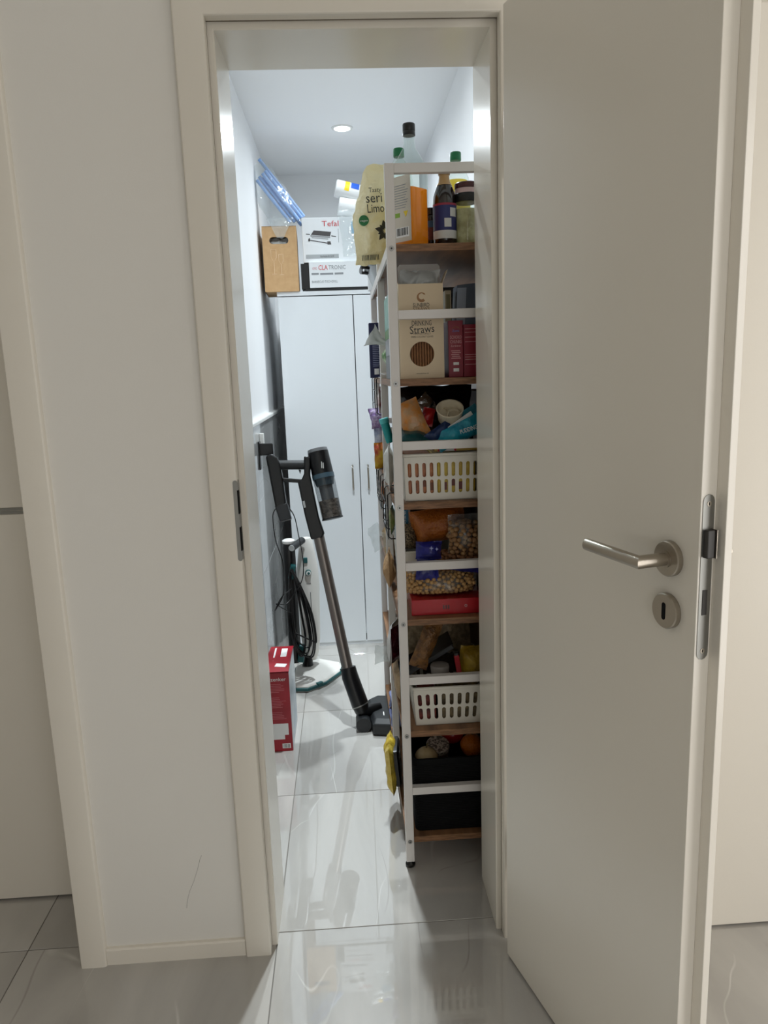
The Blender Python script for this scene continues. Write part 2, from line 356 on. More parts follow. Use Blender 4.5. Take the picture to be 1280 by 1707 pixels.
# doorway on the left: same frame, leaf set back at the far side
f2 = struct('trim_3', frame_sweep([(o, y if y < 0.2 else y+0.0) for o, y in PROF], -1.255, -0.4405, ZT), M_CREAM, 'cream frame of the doorway at the left edge', 'door frame', smooth=25)
d2 = struct('door_2', MB().box(-1.252, -0.4435, 0.2533, 0.293, 0.007, 1.035).box(-1.252, -0.4435, 0.2533, 0.293, 1.052, 1.996).box(-1.252, -0.4435, 0.258, 0.293, 1.03, 1.06), M_CREAM, 'closed cream door set back in the left doorway', 'door', bev=0.0008)
obj('inlay_strip', MB().box(-1.252, -0.4435, 0.2555, 0.259, 1.0365, 1.043), M_STEEL2, d2, label='grey metal inlay strip')
obj('inlay_strip', MB().box(-1.252, -0.4435, 0.2560, 0.259, 1.0445, 1.0505), M_STEEL2, d2)
# wall piece beyond that leaf keeps the other room dark
struct('wall_beyond', MB().box(-1.6, -0.245, 0.60, 0.66, 0, 2.5).box(-1.6, -1.54, 0.215, 0.60, 0, 2.5).box(-0.30, -0.245, 0.215, 0.60, 0, 2.5).box(-1.6, -0.245, 0.215, 0.66, 2.5, 2.56), M_PAINT, 'wall of the room behind the left door', 'wall')
# closed door on the right
f3 = struct('trim_4', frame_sweep([p for p in PROF], 0.79, 1.672, ZT), M_CREAM, 'cream frame of the closed door at the right edge', 'door frame', smooth=25)
d3 = struct('door_3', MB().box(0.779, 1.683, -0.0145, -0.001, 0.006, 2.004).box(0.795, 1.667, -0.001, 0.024, 0.006, 1.99), M_CREAM, 'closed cream door at the right edge behind the open leaf', 'door', bev=0.001)
struct('wall_beyond_right', MB().box(0.80, 1.9, 0.6, 0.66, 0, 2.5).box(1.84, 1.9, 0.215, 0.6, 0, 2.5).box(0.80, 1.9, 0.215, 0.66, 2.5, 2.56), M_PAINT, 'wall of the room behind the right door', 'wall')
# skirting between the two door frames
struct('baseboard_front', MB().prism([(0.005, 0.0), (0.005, 0.037), (0.008, 0.041), (0.016, 0.041), (0.016, 0.0)], -0.3808, -0.0597, 'x'), M_CREAM, 'low cream skirting board between the two door frames', 'skirting')
# thin scratch on the hall wall above the skirting
sc = [(-0.145, 0.262), (-0.150, 0.250), (-0.157, 0.226), (-0.168, 0.196), (-0.179, 0.172), (-0.186, 0.150), (-0.190, 0.128)]
obj('scratch', MB().tube([(x, 0.0159, z) for x, z in sc], 0.00035, 4), mat('scuff_mark', (128, 124, 118), 0.9), bpy.data.objects['wall_front'], label='thin dark scuff line')

# ---------------------------------------------------------------- open storeroom door, rebated leaf turned 106 degrees
ang = math.atan2(-0.961, 0.277)
LEAF = Matrix.Translation((0.549, -0.053, 0)) @ Matrix.Rotation(ang, 4, 'Z')    # local x along the leaf, y towards its far face
dl = MB()
dl.box(0, 0.5455, 0, 0.026, 0.006, 1.988)
dl.box(-0.0135, 0.5645, 0.026, 0.0385, 0.006, 2.0015)
d1 = struct('door_1', dl, M_CREAM, 'open cream door leaf with steel lever handle', 'door', bev=0.0009)
d1.matrix_basis = LEAF
HX, HZ, KZ = 0.491, 1.062, 0.984
def disc(cx, cz, r, y0, y1, n=40, e=0.0015):
    s = 1 if y1 > y0 else -1
    return MB().loft([[(cx+q*cos(2*pi*i/n), y, cz+q*sin(2*pi*i/n)) for i in range(n)] for q, y in ((r, y0), (r, y1-s*e), (r-e, y1))])
def lever(side):
    s = -1 if side == 0 else 1; y0 = 0.0 if side == 0 else 0.0395
    ro = obj('rosette', disc(HX, HZ, 0.026, y0, y0+s*0.009), M_STEEL, d1, smooth=35, label='round steel handle rosette')
    pts = [(HX, y0+s*0.008, HZ), (HX, y0+s*0.054, HZ)]
    obj('collar', MB().tube([(HX, y0+s*0.009, HZ), (HX, y0+s*0.0115, HZ)], 0.0125, 28), M_STEEL, ro, smooth=35)
    n = 28; r = 0.0095; rings = []                     # neck and grip meet in a mitre
    c0 = Vector((HX, y0+s*0.054, HZ))
    for t in range(4):
        ring = []
        for i in range(n):
            a = 2*pi*i/n; u, w = r*cos(a), r*sin(a)
            if t == 0: ring.append((HX+u, y0+s*0.010, HZ+w))
            elif t == 1: ring.append((HX+u, c0.y+s*(-u*-1)*1.0, HZ+w))
            elif t == 2: ring.append((HX-0.1245, c0.y+s*u, HZ+w))
            else: ring.append((HX-0.126, c0.y+s*u*0.86, HZ+w*0.86))
        rings.append(ring)
    obj('lever', MB().loft(rings), M_STEEL, d1, smooth=35, label='brushed steel L-shaped lever')
lever(0); lever(1)
kr = MB(); n = 40
hole = stadium(HX, KZ, 0.0075, 0.026, 8)
ring0 = [(HX+0.026*cos(2*pi*i/n), KZ+0.026*sin(2*pi*i/n)) for i in range(n)]
ko = obj('key_rosette', disc(HX, KZ, 0.026, 0.0, -0.009), M_STEEL, d1, smooth=35, label='round steel keyhole cover')
obj('keyhole', MB().prism(hole, -0.0094, -0.0086, 'y'), M_BLACKM, ko)
obj('key_rosette', disc(HX, KZ, 0.026, 0.0395, 0.0485), M_STEEL, d1, smooth=35)
# lock face plate in the leaf edge
pl = MB().prism([(y, z) for y, z in stadium(0.0128, 1.0440, 0.019, 0.235)], 0.5453, 0.5466, 'x')
po = obj('lock_plate', pl, M_STEEL2, d1, smooth=30, label='rounded steel lock face plate')
obj('latch', MB().prism([(0.0065, 1.074), (0.019, 1.074), (0.019, 1.113), (0.0065, 1.113)], 0.545, 0.5545, 'x'), M_DARK, po, bev=0.0015)
obj('latch_cheek', MB().box(0.545, 0.557, 0.0192, 0.0208, 1.0735, 1.1135), M_STEEL, po)
obj('deadbolt', MB().box(0.546, 0.5472, 0.0085, 0.0165, 0.992, 1.028), M_DARK, po)
for z in (1.1485, 0.9395):
    q = MB().tube([(0.5462, 0.0128, z), (0.5471, 0.0128, z)], 0.0036, 16); obj('screw', q, M_STEEL, po, smooth=35)
    obj('screw_slot', MB().box(0.547, 0.5473, 0.0121, 0.0135, z-0.002, z+0.002), M_BLACKM, po)
# hinges on the hidden side of the leaf
for z in (0.24, 1.75):
    obj('hinge', MB().tube([(-0.02, 0.036, z-0.05), (-0.02, 0.036, z+0.05)], 0.0075, 16), M_STEEL2, d1, smooth=35)

# frames of the assumed, unseen windows behind the viewer and at the right end of the hall
for nm, lab, b0 in (('assumed_window_1', 'white frame of the assumed hall window behind the viewer', 0), ('assumed_window_2', 'white frame of the assumed hall window in the right wall', 1)):
    w_ = MB()
    for a0, a1, z0, z1 in ((0, 0.05, 0.03, 2.15), (1.30, 1.35, 0.03, 2.15), (0.05, 1.30, 0.03, 0.08), (0.05, 1.30, 2.10, 2.15)):
        if b0 == 0: w_.box(0.225+a0, 0.225+a1, -3.08, -3.01, z0, z1)
        else: w_.box(2.41, 2.48, -2.15+a0, -2.15+a1, z0, z1)
    struct(nm, w_, M_WHITEP, lab, 'window')

# ---------------------------------------------------------------- recessed ceiling spots
for k, (lx, ly) in enumerate(LAMPS):
    e = thing('ceiling_spotlight', ('lit round recessed spotlight in the storeroom ceiling above the cabinet front', 'assumed round recessed spotlight in the storeroom ceiling behind the door lintel')[k], 'ceiling light', (lx, ly, H), 'storeroom ceiling spots')
    n = 32
    obj('ring', MB().loft([[(lx+r*cos(2*pi*i/n), ly+r*sin(2*pi*i/n), z) for i in range(n)] for r, z in ((0.047, H), (0.046, H-0.004), (0.036, H-0.005), (0.033, H-0.0005))], cap=False), M_WHITEP, e, smooth=40)
    obj('lens', MB().lathe([(0.0335, H-0.0018), (0.0335, H-0.0008)], 32, lx, ly), mat('lit_lens', (255, 255, 255), 0.4, emit=((235, 246, 255), 25)), e)

# ---------------------------------------------------------------- tall white cabinet at the back
M_CAB = mat('white_melamine', (230, 234, 237), 0.35, spec=0.4, bump=(200, 0.01))
CY = 2.0
e = thing('wardrobe_cabinet', 'tall white two-door cabinet at the back of the storeroom', 'cabinet', (0.29, 2.3, 0))
obj('body', MB().box(-0.053, -0.037, CY+0.018, 2.55, 0.0, 1.698).box(0.616, 0.632, CY+0.018, 2.55, 0, 1.698).box(-0.037, 0.616, 2.54, 2.55, 0, 1.698).box(-0.037, 0.616, CY+0.02, 2.54, 0.05, 0.066), M_CAB, e, bev=0.0006)
obj('top_panel', MB().box(-0.056, 0.635, CY, 2.555, 1.6985, 1.717), M_CAB, e, bev=0.0008)
obj('plinth', MB().box(-0.053, 0.632, CY+0.006, CY+0.022, 0.0, 0.016), M_CAB, e)
for x0, x1, hx in ((-0.053, 0.2885, 0.256), (0.2925, 0.632, 0.330)):
    d = obj('door', MB().box(x0, x1, CY, CY+0.017, 0.018, 1.694), M_CAB, e, bev=0.001)
    obj('handle', MB().tube([(hx, CY+0.002, 0.905), (hx, CY-0.018, 0.902), (hx, CY-0.024, 0.892), (hx, CY-0.024, 0.802), (hx, CY-0.018, 0.792), (hx, CY+0.002, 0.789)], 0.0045, 10), M_STEEL, d, smooth=50, label='slim steel bow handle')

# ---------------------------------------------------------------- steel rack with wooden shelves
M_RACK = mat('white_powder_steel', (226, 222, 218), 0.42)
M_WOOD = mat('oak_shelf', (104, 72, 46), 0.55, wood=(146, 106, 72))
RX0, RX1, RY = 0.344, 0.680, (0.276, 0.770, 1.290)
SH = (0.090, 0.400, 0.710, 1.015, 1.320, 1.632)
e = thing('storage_rack', 'white steel storage rack with six brown wooden shelves', 'shelf rack', (0.51, 0.8, 0))
for y in RY:
    for x in (RX0, RX1-0.022):
        p = obj('post', MB().box(x, x+0.022, y, y+0.024, 0.018, 1.809), M_RACK, e, bev=0.0015)
        if y == RY[0] and x == RX0:
            for s in SH:
                q = MB().tube([(x+0.011, y+0.001, s-0.010), (x+0.011, y-0.0018, s-0.010)], 0.0058, 16)
                obj('bolt', q, M_STEEL2, p, smooth=35)
                obj('bolt_socket', MB().tube([(x+0.011, y-0.0015, s-0.010), (x+0.011, y-0.0021, s-0.010)], 0.0024, 6), M_DARK, p)
        obj('foot', MB().lathe([(0.012, 0.0), (0.0135, 0.003), (0.0135, 0.007), (0.008, 0.011), (0.006, 0.019)], 20, x+0.011, y+0.012), M_BLACK, e, smooth=40)
    for z in (0.228, 0.543, 0.851, 1.158, 1.471, 1.798):
        obj('cross_bar', MB().box(RX0+0.022, RX1-0.022, y+0.001, y+0.020, z-0.0105, z+0.0105), M_RACK, e, bev=0.001)
for s in SH:
    obj('shelf_board', MB().box(RX0+0.002, RX1-0.002, RY[0]+0.006, RY[2]+0.018, s-0.017, s), M_WOOD, e, bev=0.0008)
obj('front_rail', MB().box(RX0+0.001, RX0+0.006, RY[0]+0.02, RY[2]+0.02, SH[5]-0.027, SH[5]-0.001), M_RACK, e)

# ---------------------------------------------------------------- cordless vacuum leaning in its wall holder
M_TUBE = mat('grey_tube', (138, 130, 124), 0.28, 0.85)
M_BIN = film('smoky_bin', (70, 72, 74), 0.93, 0.06, None, (222, 224, 225), 1.5)
M_TEALG = mat('blue_grey_plastic', (62, 84, 96), 0.4)
M_VDARK = mat('charcoal_plastic', (34, 36, 38), 0.45)
VP = Matrix.Translation((0, 1.10, 0)) @ Matrix(((1,0,0,0),(0,0.970,0.2425,0),(0,-0.2425,0.970,0),(0,0,0,1)))   # x right, y back, z up along the lean
e = thing('cordless_vacuum', 'black cordless stick vacuum with grey tube leaning in the storeroom', 'vacuum cleaner', (0.24, 1.12, 0))
def slab(poly, t, y0=0.0): return MB().at(VP).prism(poly, y0-t/2, y0+t/2, 'y')
def cyl(p0, p1, r0, r1=None, n=28, extra=None):
    """cylinder between two points of the lean plane"""
    a = Vector((p0[0], p0[2] if len(p0) > 2 else 0, p0[1])); b = Vector((p1[0], p1[2] if len(p1) > 2 else 0, p1[1]))
    return MB().at(VP).tube([a, b], [r0, r1 or r0], n)
ax0, ax1 = Vector((0.1165, 1.083)), Vector((0.1645, 0.811)); dirv = (ax1-ax0).normalized()
def onax(t): p = ax0+(ax1-ax0)*t; return (p.x, p.y)
mo = obj('motor_housing', cyl(onax(0.04), onax(0.355), 0.0405, 0.0425), M_BLACK, e, smooth=35)
obj('motor_cap', cyl(onax(-0.01), onax(0.035), 0.0385, 0.0405), mat('cap_grey', (120, 122, 124), 0.3, 0.3), mo, smooth=35)
obj('print', MB().at(VP).box(0.131, 0.1335, -0.0445, -0.0425, 1.005, 1.030).box(0.137, 0.1395, -0.0440, -0.0420, 1.004, 1.026), M_WHITEP, mo)
bi = obj('dust_bin', cyl(onax(0.355), onax(1.0), 0.0425, 0.0405), M_BIN, e, smooth=35, label='see-through dust bin')
obj('bin_collar', cyl(onax(0.355), onax(0.42), 0.0435, 0.0435), M_TEALG, bi, smooth=35)
obj('cone', cyl(onax(0.42), onax(0.52), 0.040, 0.034), M_TEALG, bi, smooth=35)
obj('filter', cyl(onax(0.52), onax(0.74), 0.027, 0.025), mat('filter_mesh', (104, 107, 110), 0.6, bump=(500, 0.6)), bi, smooth=35)
obj('dust', cyl(onax(0.73), onax(0.985), 0.0385, 0.038), mat('dust_fluff', (134, 122, 110), 1.0, var=(60, (84, 76, 70)), bump=(90, 1.0)), bi, smooth=35)
obj('bin_base', cyl(onax(0.985), onax(1.005), 0.0415, 0.0415), M_VDARK, bi, smooth=35)
obj('body', slab([(0.064, 1.058), (0.090, 1.055), (0.085, 0.985), (0.112, 0.82), (0.131, 0.755), (0.120, 0.737), (0.078, 0.733), (0.058, 0.826), (0.036, 0.958), (0.05, 0.965), (0.062, 0.99)], 0.046), M_BLACK, e, bev=0.006, seg=3)
obj('badge', slab([(0.052, 0.882), (0.060, 0.884), (0.064, 0.858), (0.056, 0.856)], 0.048), mat('badge_silver', (170, 172, 172), 0.35, 0.4), e)
obj('handle', MB().at(VP).tube([(-0.05, 0, 1.03), (0.068, 0, 1.026)], 0.0185, 18), M_VDARK, e, smooth=40)
obj('handle_brace', slab([(-0.022, 0.978), (0.06, 0.968), (0.06, 0.954), (-0.022, 0.964)], 0.03), M_BLACK, e, bev=0.003)
obj('trigger', slab([(0.040, 1.008), (0.050, 1.006), (0.046, 0.990)], 0.014), M_BLACK, e, bev=0.002)
obj('grip', slab([(-0.084, 1.064), (-0.060, 1.074), (-0.040, 1.058), (-0.030, 1.036), (-0.021, 0.977), (-0.011, 0.876), (-0.053, 0.856), (-0.066, 0.944)], 0.046), M_BLACK, e, bev=0.008, seg=3)
obj('battery', slab([(-0.057, 0.872), (-0.008, 0.880), (0.006, 0.816), (-0.038, 0.806)], 0.044), M_VDARK, e, bev=0.005)
obj('tube', MB().at(VP).tube([(0.105, 0, 0.76), (0.202, 0, 0.20)], 0.0215, 28), M_TUBE, e, smooth=40, label='brushed grey metal tube')
obj('tube_sleeve', MB().at(VP).tube([(0.199, 0, 0.236), (0.205, 0, 0.20), (0.238, 0, 0.095), (0.246, 0, 0.062)], [0.029, 0.032, 0.033, 0.026], 20), M_BLACK, e, smooth=40)
obj('sleeve_ring', MB().at(VP).tube([(0.2385, 0, 0.093), (0.240, 0, 0.089)], 0.0338, 20), M_STEEL2, e, smooth=40)
# floor head
hd = MB()
hd.loft([rr for rr in [[(x, y, z) for x, y in p] for p, z in (
    ([(0.283, 1.035), (0.40, 1.012), (0.43, 1.10), (0.39, 1.262), (0.31, 1.278), (0.266, 1.240), (0.268, 1.17)], 0.004),
    ([(0.283, 1.035), (0.40, 1.012), (0.43, 1.10), (0.39, 1.262), (0.31, 1.278), (0.266, 1.240), (0.268, 1.17)], 0.045),
    ([(0.292, 1.055), (0.395, 1.035), (0.42, 1.10), (0.385, 1.245), (0.315, 1.255), (0.280, 1.225), (0.280, 1.17)], 0.062))]])
h = obj('floor_head', hd, M_VDARK, e, bev=0.006, seg=3, label='charcoal motorised floor head')
obj('head_print', MB().box(0.325, 0.329, 1.075, 1.105, 0.0618, 0.0626), M_WHITEP, h)
obj('neck', MB().tube([(0.240, 1.118, 0.062), (0.275, 1.125, 0.066), (0.315, 1.15, 0.064)], [0.024, 0.022, 0.016], 16), M_BLACK, e, smooth=40)
for wy in (1.085,):
    w_ = MB().tube([(0.249, wy-0.018, 0.029), (0.249, wy+0.05, 0.029)], 0.029, 28)
    obj('wheel', w_, M_VDARK, e, smooth=40)

# wall holder with charger and cable
e = thing('vacuum_wall_holder', 'white and black wall holder with thin charging cable behind the vacuum', 'wall holder', (-0.113, 1.38, 0.9))
obj('adapter', MB().box(-0.113, -0.096, 1.425, 1.450, 1.045, 1.118), M_WHITEP, e, bev=0.003)
obj('bracket', MB().box(-0.113, -0.056, 1.372, 1.392, 1.035, 1.082), M_BLACK, e, bev=0.004)
obj('bracket_plate', MB().box(-0.113, -0.107, 1.360, 1.405, 0.98, 1.09), M_BLACK, e, bev=0.002)
def bez(pts, n=10):
    pts = [Vector(p) for p in pts]; out = []
    for k in range(len(pts)-1):
        p0 = pts[max(k-1, 0)]; p1 = pts[k]; p2 = pts[k+1]; p3 = pts[min(k+2, len(pts)-1)]
        for i in range(n):
            t = i/n; out.append(0.5*((2*p1)+(-p0+p2)*t+(2*p0-5*p1+4*p2-p3)*t*t+(-p0+3*p1-3*p2+p3)*t**3))
    return out+[pts[-1]]
obj('charging_cable', MB().tube(bez([(-0.052, 1.33, 0.835), (-0.070, 1.34, 0.80), (-0.068, 1.36, 0.70), (-0.048, 1.39, 0.60), (-0.050, 1.40, 0.50), (-0.060, 1.40, 0.445), (-0.088, 1.36, 0.405), (-0.060, 1.40, 0.45), (-0.020, 1.42, 0.475)]), 0.0022, 6), M_BLACK, e, smooth=60)
obj('charging_cable', MB().tube(bez([(-0.012, 1.33, 0.84), (0.012, 1.36, 0.79), (0.022, 1.40, 0.70), (0.030, 1.45, 0.60), (0.022, 1.50, 0.50), (-0.01, 1.50, 0.44), (-0.05, 1.46, 0.40), (-0.085, 1.40, 0.42), (-0.03, 1.44, 0.365)]), 0.0022, 6), M_BLACK, e, smooth=60)

# ---------------------------------------------------------------- steam mop
M_MOPW = mat('mop_white', (232, 230, 224), 0.3)
M_TEAL = mat('mop_teal', (10, 84, 86), 0.4)
e = thing('steam_mop', 'white and teal steam mop with coiled black cord by the tiled wall', 'steam mop', (0.03, 1.62, 0))
foot = [(-0.050, 1.500), (-0.030, 1.468), (0.020, 1.462), (0.098, 1.520), (0.168, 1.640), (0.160, 1.715), (0.060, 1.775), (-0.010, 1.765), (-0.045, 1.70)]
def ins(poly, k):
    cx = sum(p[0] for p in poly)/len(poly); cy = sum(p[1] for p in poly)/len(poly); return [(cx+(x-cx)*k, cy+(y-cy)*k) for x, y in poly]
ft = obj('mop_foot', MB().loft([[(x, y, z) for x, y in ins(foot, k)] for k, z in ((1.0, 0.016), (0.99, 0.022), (0.93, 0.029), (0.45, 0.036))]), M_MOPW, e, bev=0.003, smooth=30, label='white triangular mop foot')
obj('foot_rim', MB().loft([[(x, y, z) for x, y in ins(foot, k)] for k, z in ((1.02, 0.004), (1.045, 0.006), (1.045, 0.017), (1.02, 0.0185))]), M_TEAL, ft, bev=0.002, label='teal rubber rim')
for cxy in ((0.066, 1.500), (0.163, 1.640)):
    obj('pad_clip', MB().at(TR(cxy[0], cxy[1], 0, rz=52)).box(-0.014, 0.014, -0.012, 0.012, 0.017, 0.027), M_TEAL, ft, bev=0.002)
obj('pad', MB().loft([[(x, y, z) for x, y in ins(foot, k)] for k, z in ((1.0, 0.0), (1.0, 0.006))]), mat('mop_pad', (206, 204, 198), 0.95), ft)
obj('joint', MB().tube([(0.010, 1.675, 0.030), (0.014, 1.69, 0.075)], [0.026, 0.018], 16), M_BLACK, e, smooth=40)
body = [(0.055, 0.018, 0.020), (0.085, 0.026, 0.026), (0.15, 0.033, 0.032), (0.28, 0.037, 0.036), (0.42, 0.040, 0.038), (0.49, 0.037, 0.036), (0.57, 0.028, 0.030), (0.617, 0.022, 0.026), (0.627, 0.018, 0.022)]
bw = obj('body', MB().loft([[(0.029+(z-0.05)*0.005+1.28*rx*cos(2*pi*i/28), 1.70+ry*sin(2*pi*i/28), z) for i in range(28)] for z, rx, ry in body]), M_MOPW, e, smooth=60, label='white water tank body')
obj('button', MB().box(0.018, 0.036, 1.658, 1.668, 0.520, 0.545), M_TEAL, bw, bev=0.003)
obj('dial', MB().tube([(0.036, 1.668, 0.476), (0.036, 1.652, 0.476)], 0.0135, 24), M_TEAL, bw, smooth=40)
obj('dial_ring', MB().tube([(0.038, 1.655, 0.476), (0.038, 1.648, 0.476)], 0.0105, 24), M_WHITEP, bw, smooth=40)
obj('dial_knob', MB().tube([(0.039, 1.650, 0.476), (0.039, 1.645, 0.476)], 0.0055, 20), M_TEAL, bw, smooth=40)
obj('print', MB().box(0.026, 0.046, 1.6605, 1.6625, 0.425, 0.428).box(0.040, 0.0435, 1.6605, 1.6625, 0.30, 0.385), mat('print_grey', (150, 150, 148), 0.6), bw)
pole = obj('handle_pole', MB().lathe([(0.024, 0.075), (0.027, 0.10), (0.027, 0.60), (0.024, 0.625)], 20, -0.040, 1.63), M_BLACK, e, smooth=40)
obj('pole_cap', MB().lathe([(0.026, 0.622), (0.028, 0.628), (0.028, 0.634), (0.020, 0.639)], 20, -0.040, 1.63), M_WHITEP, pole, smooth=40)
kn = obj('lock_knob', MB().tube([(-0.022, 1.575, 0.612), (0.018, 1.66, 0.625)], 0.0155, 18), M_VDARK, e, smooth=40)
obj('knob_cap', MB().tube([(-0.0235, 1.571, 0.6115), (-0.0215, 1.577, 0.6122)], 0.0135, 18), mat('pale_cap', (190, 194, 192), 0.4), kn, smooth=40)
obj('cord_hook', MB().at(TR(-0.028, 1.592, 0.505, ry=14)).box(-0.012, 0.012, -0.018, 0.014, -0.034, 0.03), M_TEAL, e, bev=0.005, label='teal cord hook')
obj('cord_hook', MB().at(TR(-0.008, 1.60, 0.135, ry=8)).box(-0.014, 0.014, -0.018, 0.014, -0.05, 0.03), M_TEAL, e, bev=0.005)
rd = random.Random(3)
for k in range(8):
    x0 = -0.030+rd.uniform(-0.004, 0.006); lo = 0.12+0.10*rd.random()*(k/8); xr = -0.004+0.0066*k+rd.uniform(-0.005, 0.005); yy = 1.585-0.004*k+rd.uniform(-0.006, 0.006)
    pts = [(x0, yy, 0.52), (x0+0.02+xr*0.3, yy-0.01, 0.45), (xr+0.006, yy-0.015, 0.32), (xr+0.018, yy-0.015, 0.20), (xr, yy-0.01, lo), (-0.03+0.002*k, yy, lo+0.03), (-0.052+0.003*k, yy, 0.25), (-0.050+0.002*k, yy, 0.38), (x0-0.008, yy, 0.49), (x0, yy, 0.52)]
    obj('cord_loop', MB().tube(bez(pts, 8), 0.0037, 6), M_BLACK, e, smooth=60)

# ---------------------------------------------------------------- red baking-tin carton on the floor
M_RED = mat('red_carton', (150, 18, 34), 0.35, var=(14, (168, 22, 40)))
M_PINKP = mat('pale_red_print', (206, 120, 126), 0.5)
M_PAPER = mat('white_print', (236, 236, 234), 0.5)
M_INK = mat('black_print', (26, 26, 28), 0.5)
e = thing('red_carton', 'tall narrow red carton standing on the tiles beside the door jamb', 'box', (-0.052, 1.08, 0))
obj('carton', MB().box(-0.0945, -0.0115, 0.962, 1.215, 0.0, 0.302), M_RED, e, bev=0.0012)
obj('side_picture', MB().box(-0.0117, -0.0108, 0.966, 1.212, 0.004, 0.298), mat('picture_side', (214, 222, 228), 0.3, var=(9, (150, 170, 186))), e)
obj('lid_flap', MB().loft([[(-0.096, y, z), (-0.0095, y, z), (-0.0095, y, z+0.0025), (-0.096, y, z+0.0025)] for y, z in ((0.950, 0.309), (0.97, 0.3135), (1.04, 0.3195), (1.12, 0.3165), (1.215, 0.303))]), M_RED, e, smooth=40)
text('zenker', 0.019, M_PAPER, e, FY(-0.0495, 0.9615, 0.277), w=0.054)
pr = MB()
for z in (0.258, 0.252, 0.246, 0.240, 0.234, 0.228): pr.plate(-0.086, -0.086+rd.uniform(0.035, 0.058), z, z+0.0016, 0.962)
for z in (0.207, 0.200, 0.194, 0.188, 0.182, 0.176, 0.170): pr.plate(-0.084, -0.084+rd.uniform(0.03, 0.058), z, z+0.0016, 0.962)
for z in (0.150, 0.144, 0.138, 0.132, 0.126): pr.plate(-0.082, -0.082+rd.uniform(0.03, 0.056), z, z+0.0016, 0.962)
obj('small_print', pr, M_PINKP, e)
obj('label_panel', MB().plate(-0.080, -0.0235, 0.064, 0.108, 0.962).plate(-0.080, -0.038, 0.047, 0.064, 0.962), M_PAPER, e)
obj('barcode_patch', MB().plate(-0.049, -0.019, 0.012, 0.030, 0.962), M_PAPER, e)
bc = MB(); x = -0.046
while x < -0.022: bc.plate(x, x+rd.choice((0.0006, 0.0012)), 0.014, 0.028, 0.962, 0.0007); x += rd.choice((0.0016, 0.0023))
obj('barcode', bc, M_INK, e)
LT = Matrix.Translation((-0.055, 1.07, 0.3215)) @ Matrix.Rotation(radians(90), 4, 'Z')
obj('lid_print', MB().box(-0.074, -0.068, 1.03, 1.16, 0.3185, 0.3212).box(-0.048, -0.026, 1.06, 1.15, 0.3188, 0.3210), M_PAPER, e)
obj('price_sticker', MB().at(TR(-0.040, 0.992, 0.3165, rx=5, rz=-14)).box(-0.020, 0.020, -0.012, 0.012, -0.001, 0.0025), M_PAPER, e)

# ================================================================ things on top of the cabinet
M_KRAFT = mat('kraft_board', (208, 170, 124), 0.8, var=(40, (200, 160, 114)), bump=(300, 0.05))
M_KRAFTP = mat('kraft_print', (238, 214, 182), 0.8)
M_CLEAR = film('clear_film', (240, 244, 246), 0.90, 0.10, (50, 0.4))
M_CLEAR2 = film('clear_film_dull', (232, 236, 236), 0.72, 0.12, (60, 0.4))
KB = TR(-0.029, 1.985, 1.7175, rz=2)
e = thing('cardboard_carrier', 'brown cardboard carrier box with a hand hole and printed wine glasses', 'box', local=KB)
k = MB(); w2 = 0.077
holed(k, -w2, w2, 0.19, 0.284, stadium(-0.003, 0.222, 0.086, 0.030), 0.0, 0.003)
k.box(-w2, w2, 0.0, 0.003, 0.0, 0.19)
k.box(-w2, w2, 0.235, 0.238, 0, 0.284).box(-w2, -w2+0.003, 0.003, 0.235, 0, 0.284).box(w2-0.003, w2, 0.003, 0.235, 0, 0.284).box(-w2, w2, 0.003, 0.235, 0, 0.003).box(-w2, w2, 0.0, 0.238, 0.281, 0.284)
obj('carton', k, M_KRAFT, e)
obj('tissue', pouch(0.12, 0.09, 0.09, 4, crump=0.012, freq=40).at(Matrix.Identity(4)), mat('tissue_paper', (226, 226, 222), 0.9), e, smooth=50).location = (0, 0.06, 0.150)
g = MB()
def strk(pts): g.tube([(x, -0.0003, z) for x, z in pts], 0.0007, 4)
for cx, cz, s in ((-0.030, 0.115, 1.15), (0.002, 0.105, 0.95)):
    strk([(cx-0.010*s, cz+0.06*s), (cx-0.010*s, cz+0.03*s), (cx, cz+0.012*s), (cx+0.010*s, cz+0.03*s), (cx+0.010*s, cz+0.06*s), (cx-0.010*s, cz+0.06*s)])
    strk([(cx, cz+0.012*s), (cx, cz-0.032*s)]); strk([(cx-0.010*s, cz-0.033*s), (cx+0.010*s, cz-0.033*s)])
obj('glass_print', g, M_KRAFTP, e)

# bag of blue rods on the carrier box
M_BLUE = mat('sky_blue_foam', (146, 182, 236), 0.6)
e = thing('rod_pack', 'clear bag of sky-blue rods slanting on the cardboard carrier', 'rod pack', (-0.02, 2.03, 2.003))
rods = [((-0.116, 2.02, 2.205), (0.022, 2.02, 2.022)), ((-0.106, 2.03, 2.222), (0.042, 2.03, 2.025)), ((-0.090, 2.02, 2.232), (0.060, 2.02, 2.032)), ((-0.078, 2.03, 2.246), (0.074, 2.03, 2.043)),
        ((-0.104, 2.05, 2.300), (0.084, 2.05, 2.052)), ((-0.098, 2.07, 2.226), (0.070, 2.07, 2.018))]
for a, b in rods: obj('rod', MB().tube([a, b], 0.0075, 12), M_BLUE, e, smooth=40)
B_ = pouch(0.15, 0.30, 0.10, 11, crump=0.012, nx=20, ny=24, freq=22, topw=0.55).at(Matrix.Identity(4))
B_.v = [tuple(TR(0.020, 2.03, 2.005, ry=-28) @ Vector(p)) for p in B_.v]
obj('clear_bag', B_, M_CLEAR, e, label='crumpled clear bag')
B_ = pouch(0.12, 0.085, 0.012, 12, crump=0.008, nx=14, ny=14, freq=30)
B_.v = [tuple(TR(-0.022, 1.958, 1.945, ry=0, rx=-4) @ Vector((x*(0.25+0.75*z/0.085), y*0.5, z))) for x, y, z in B_.v]
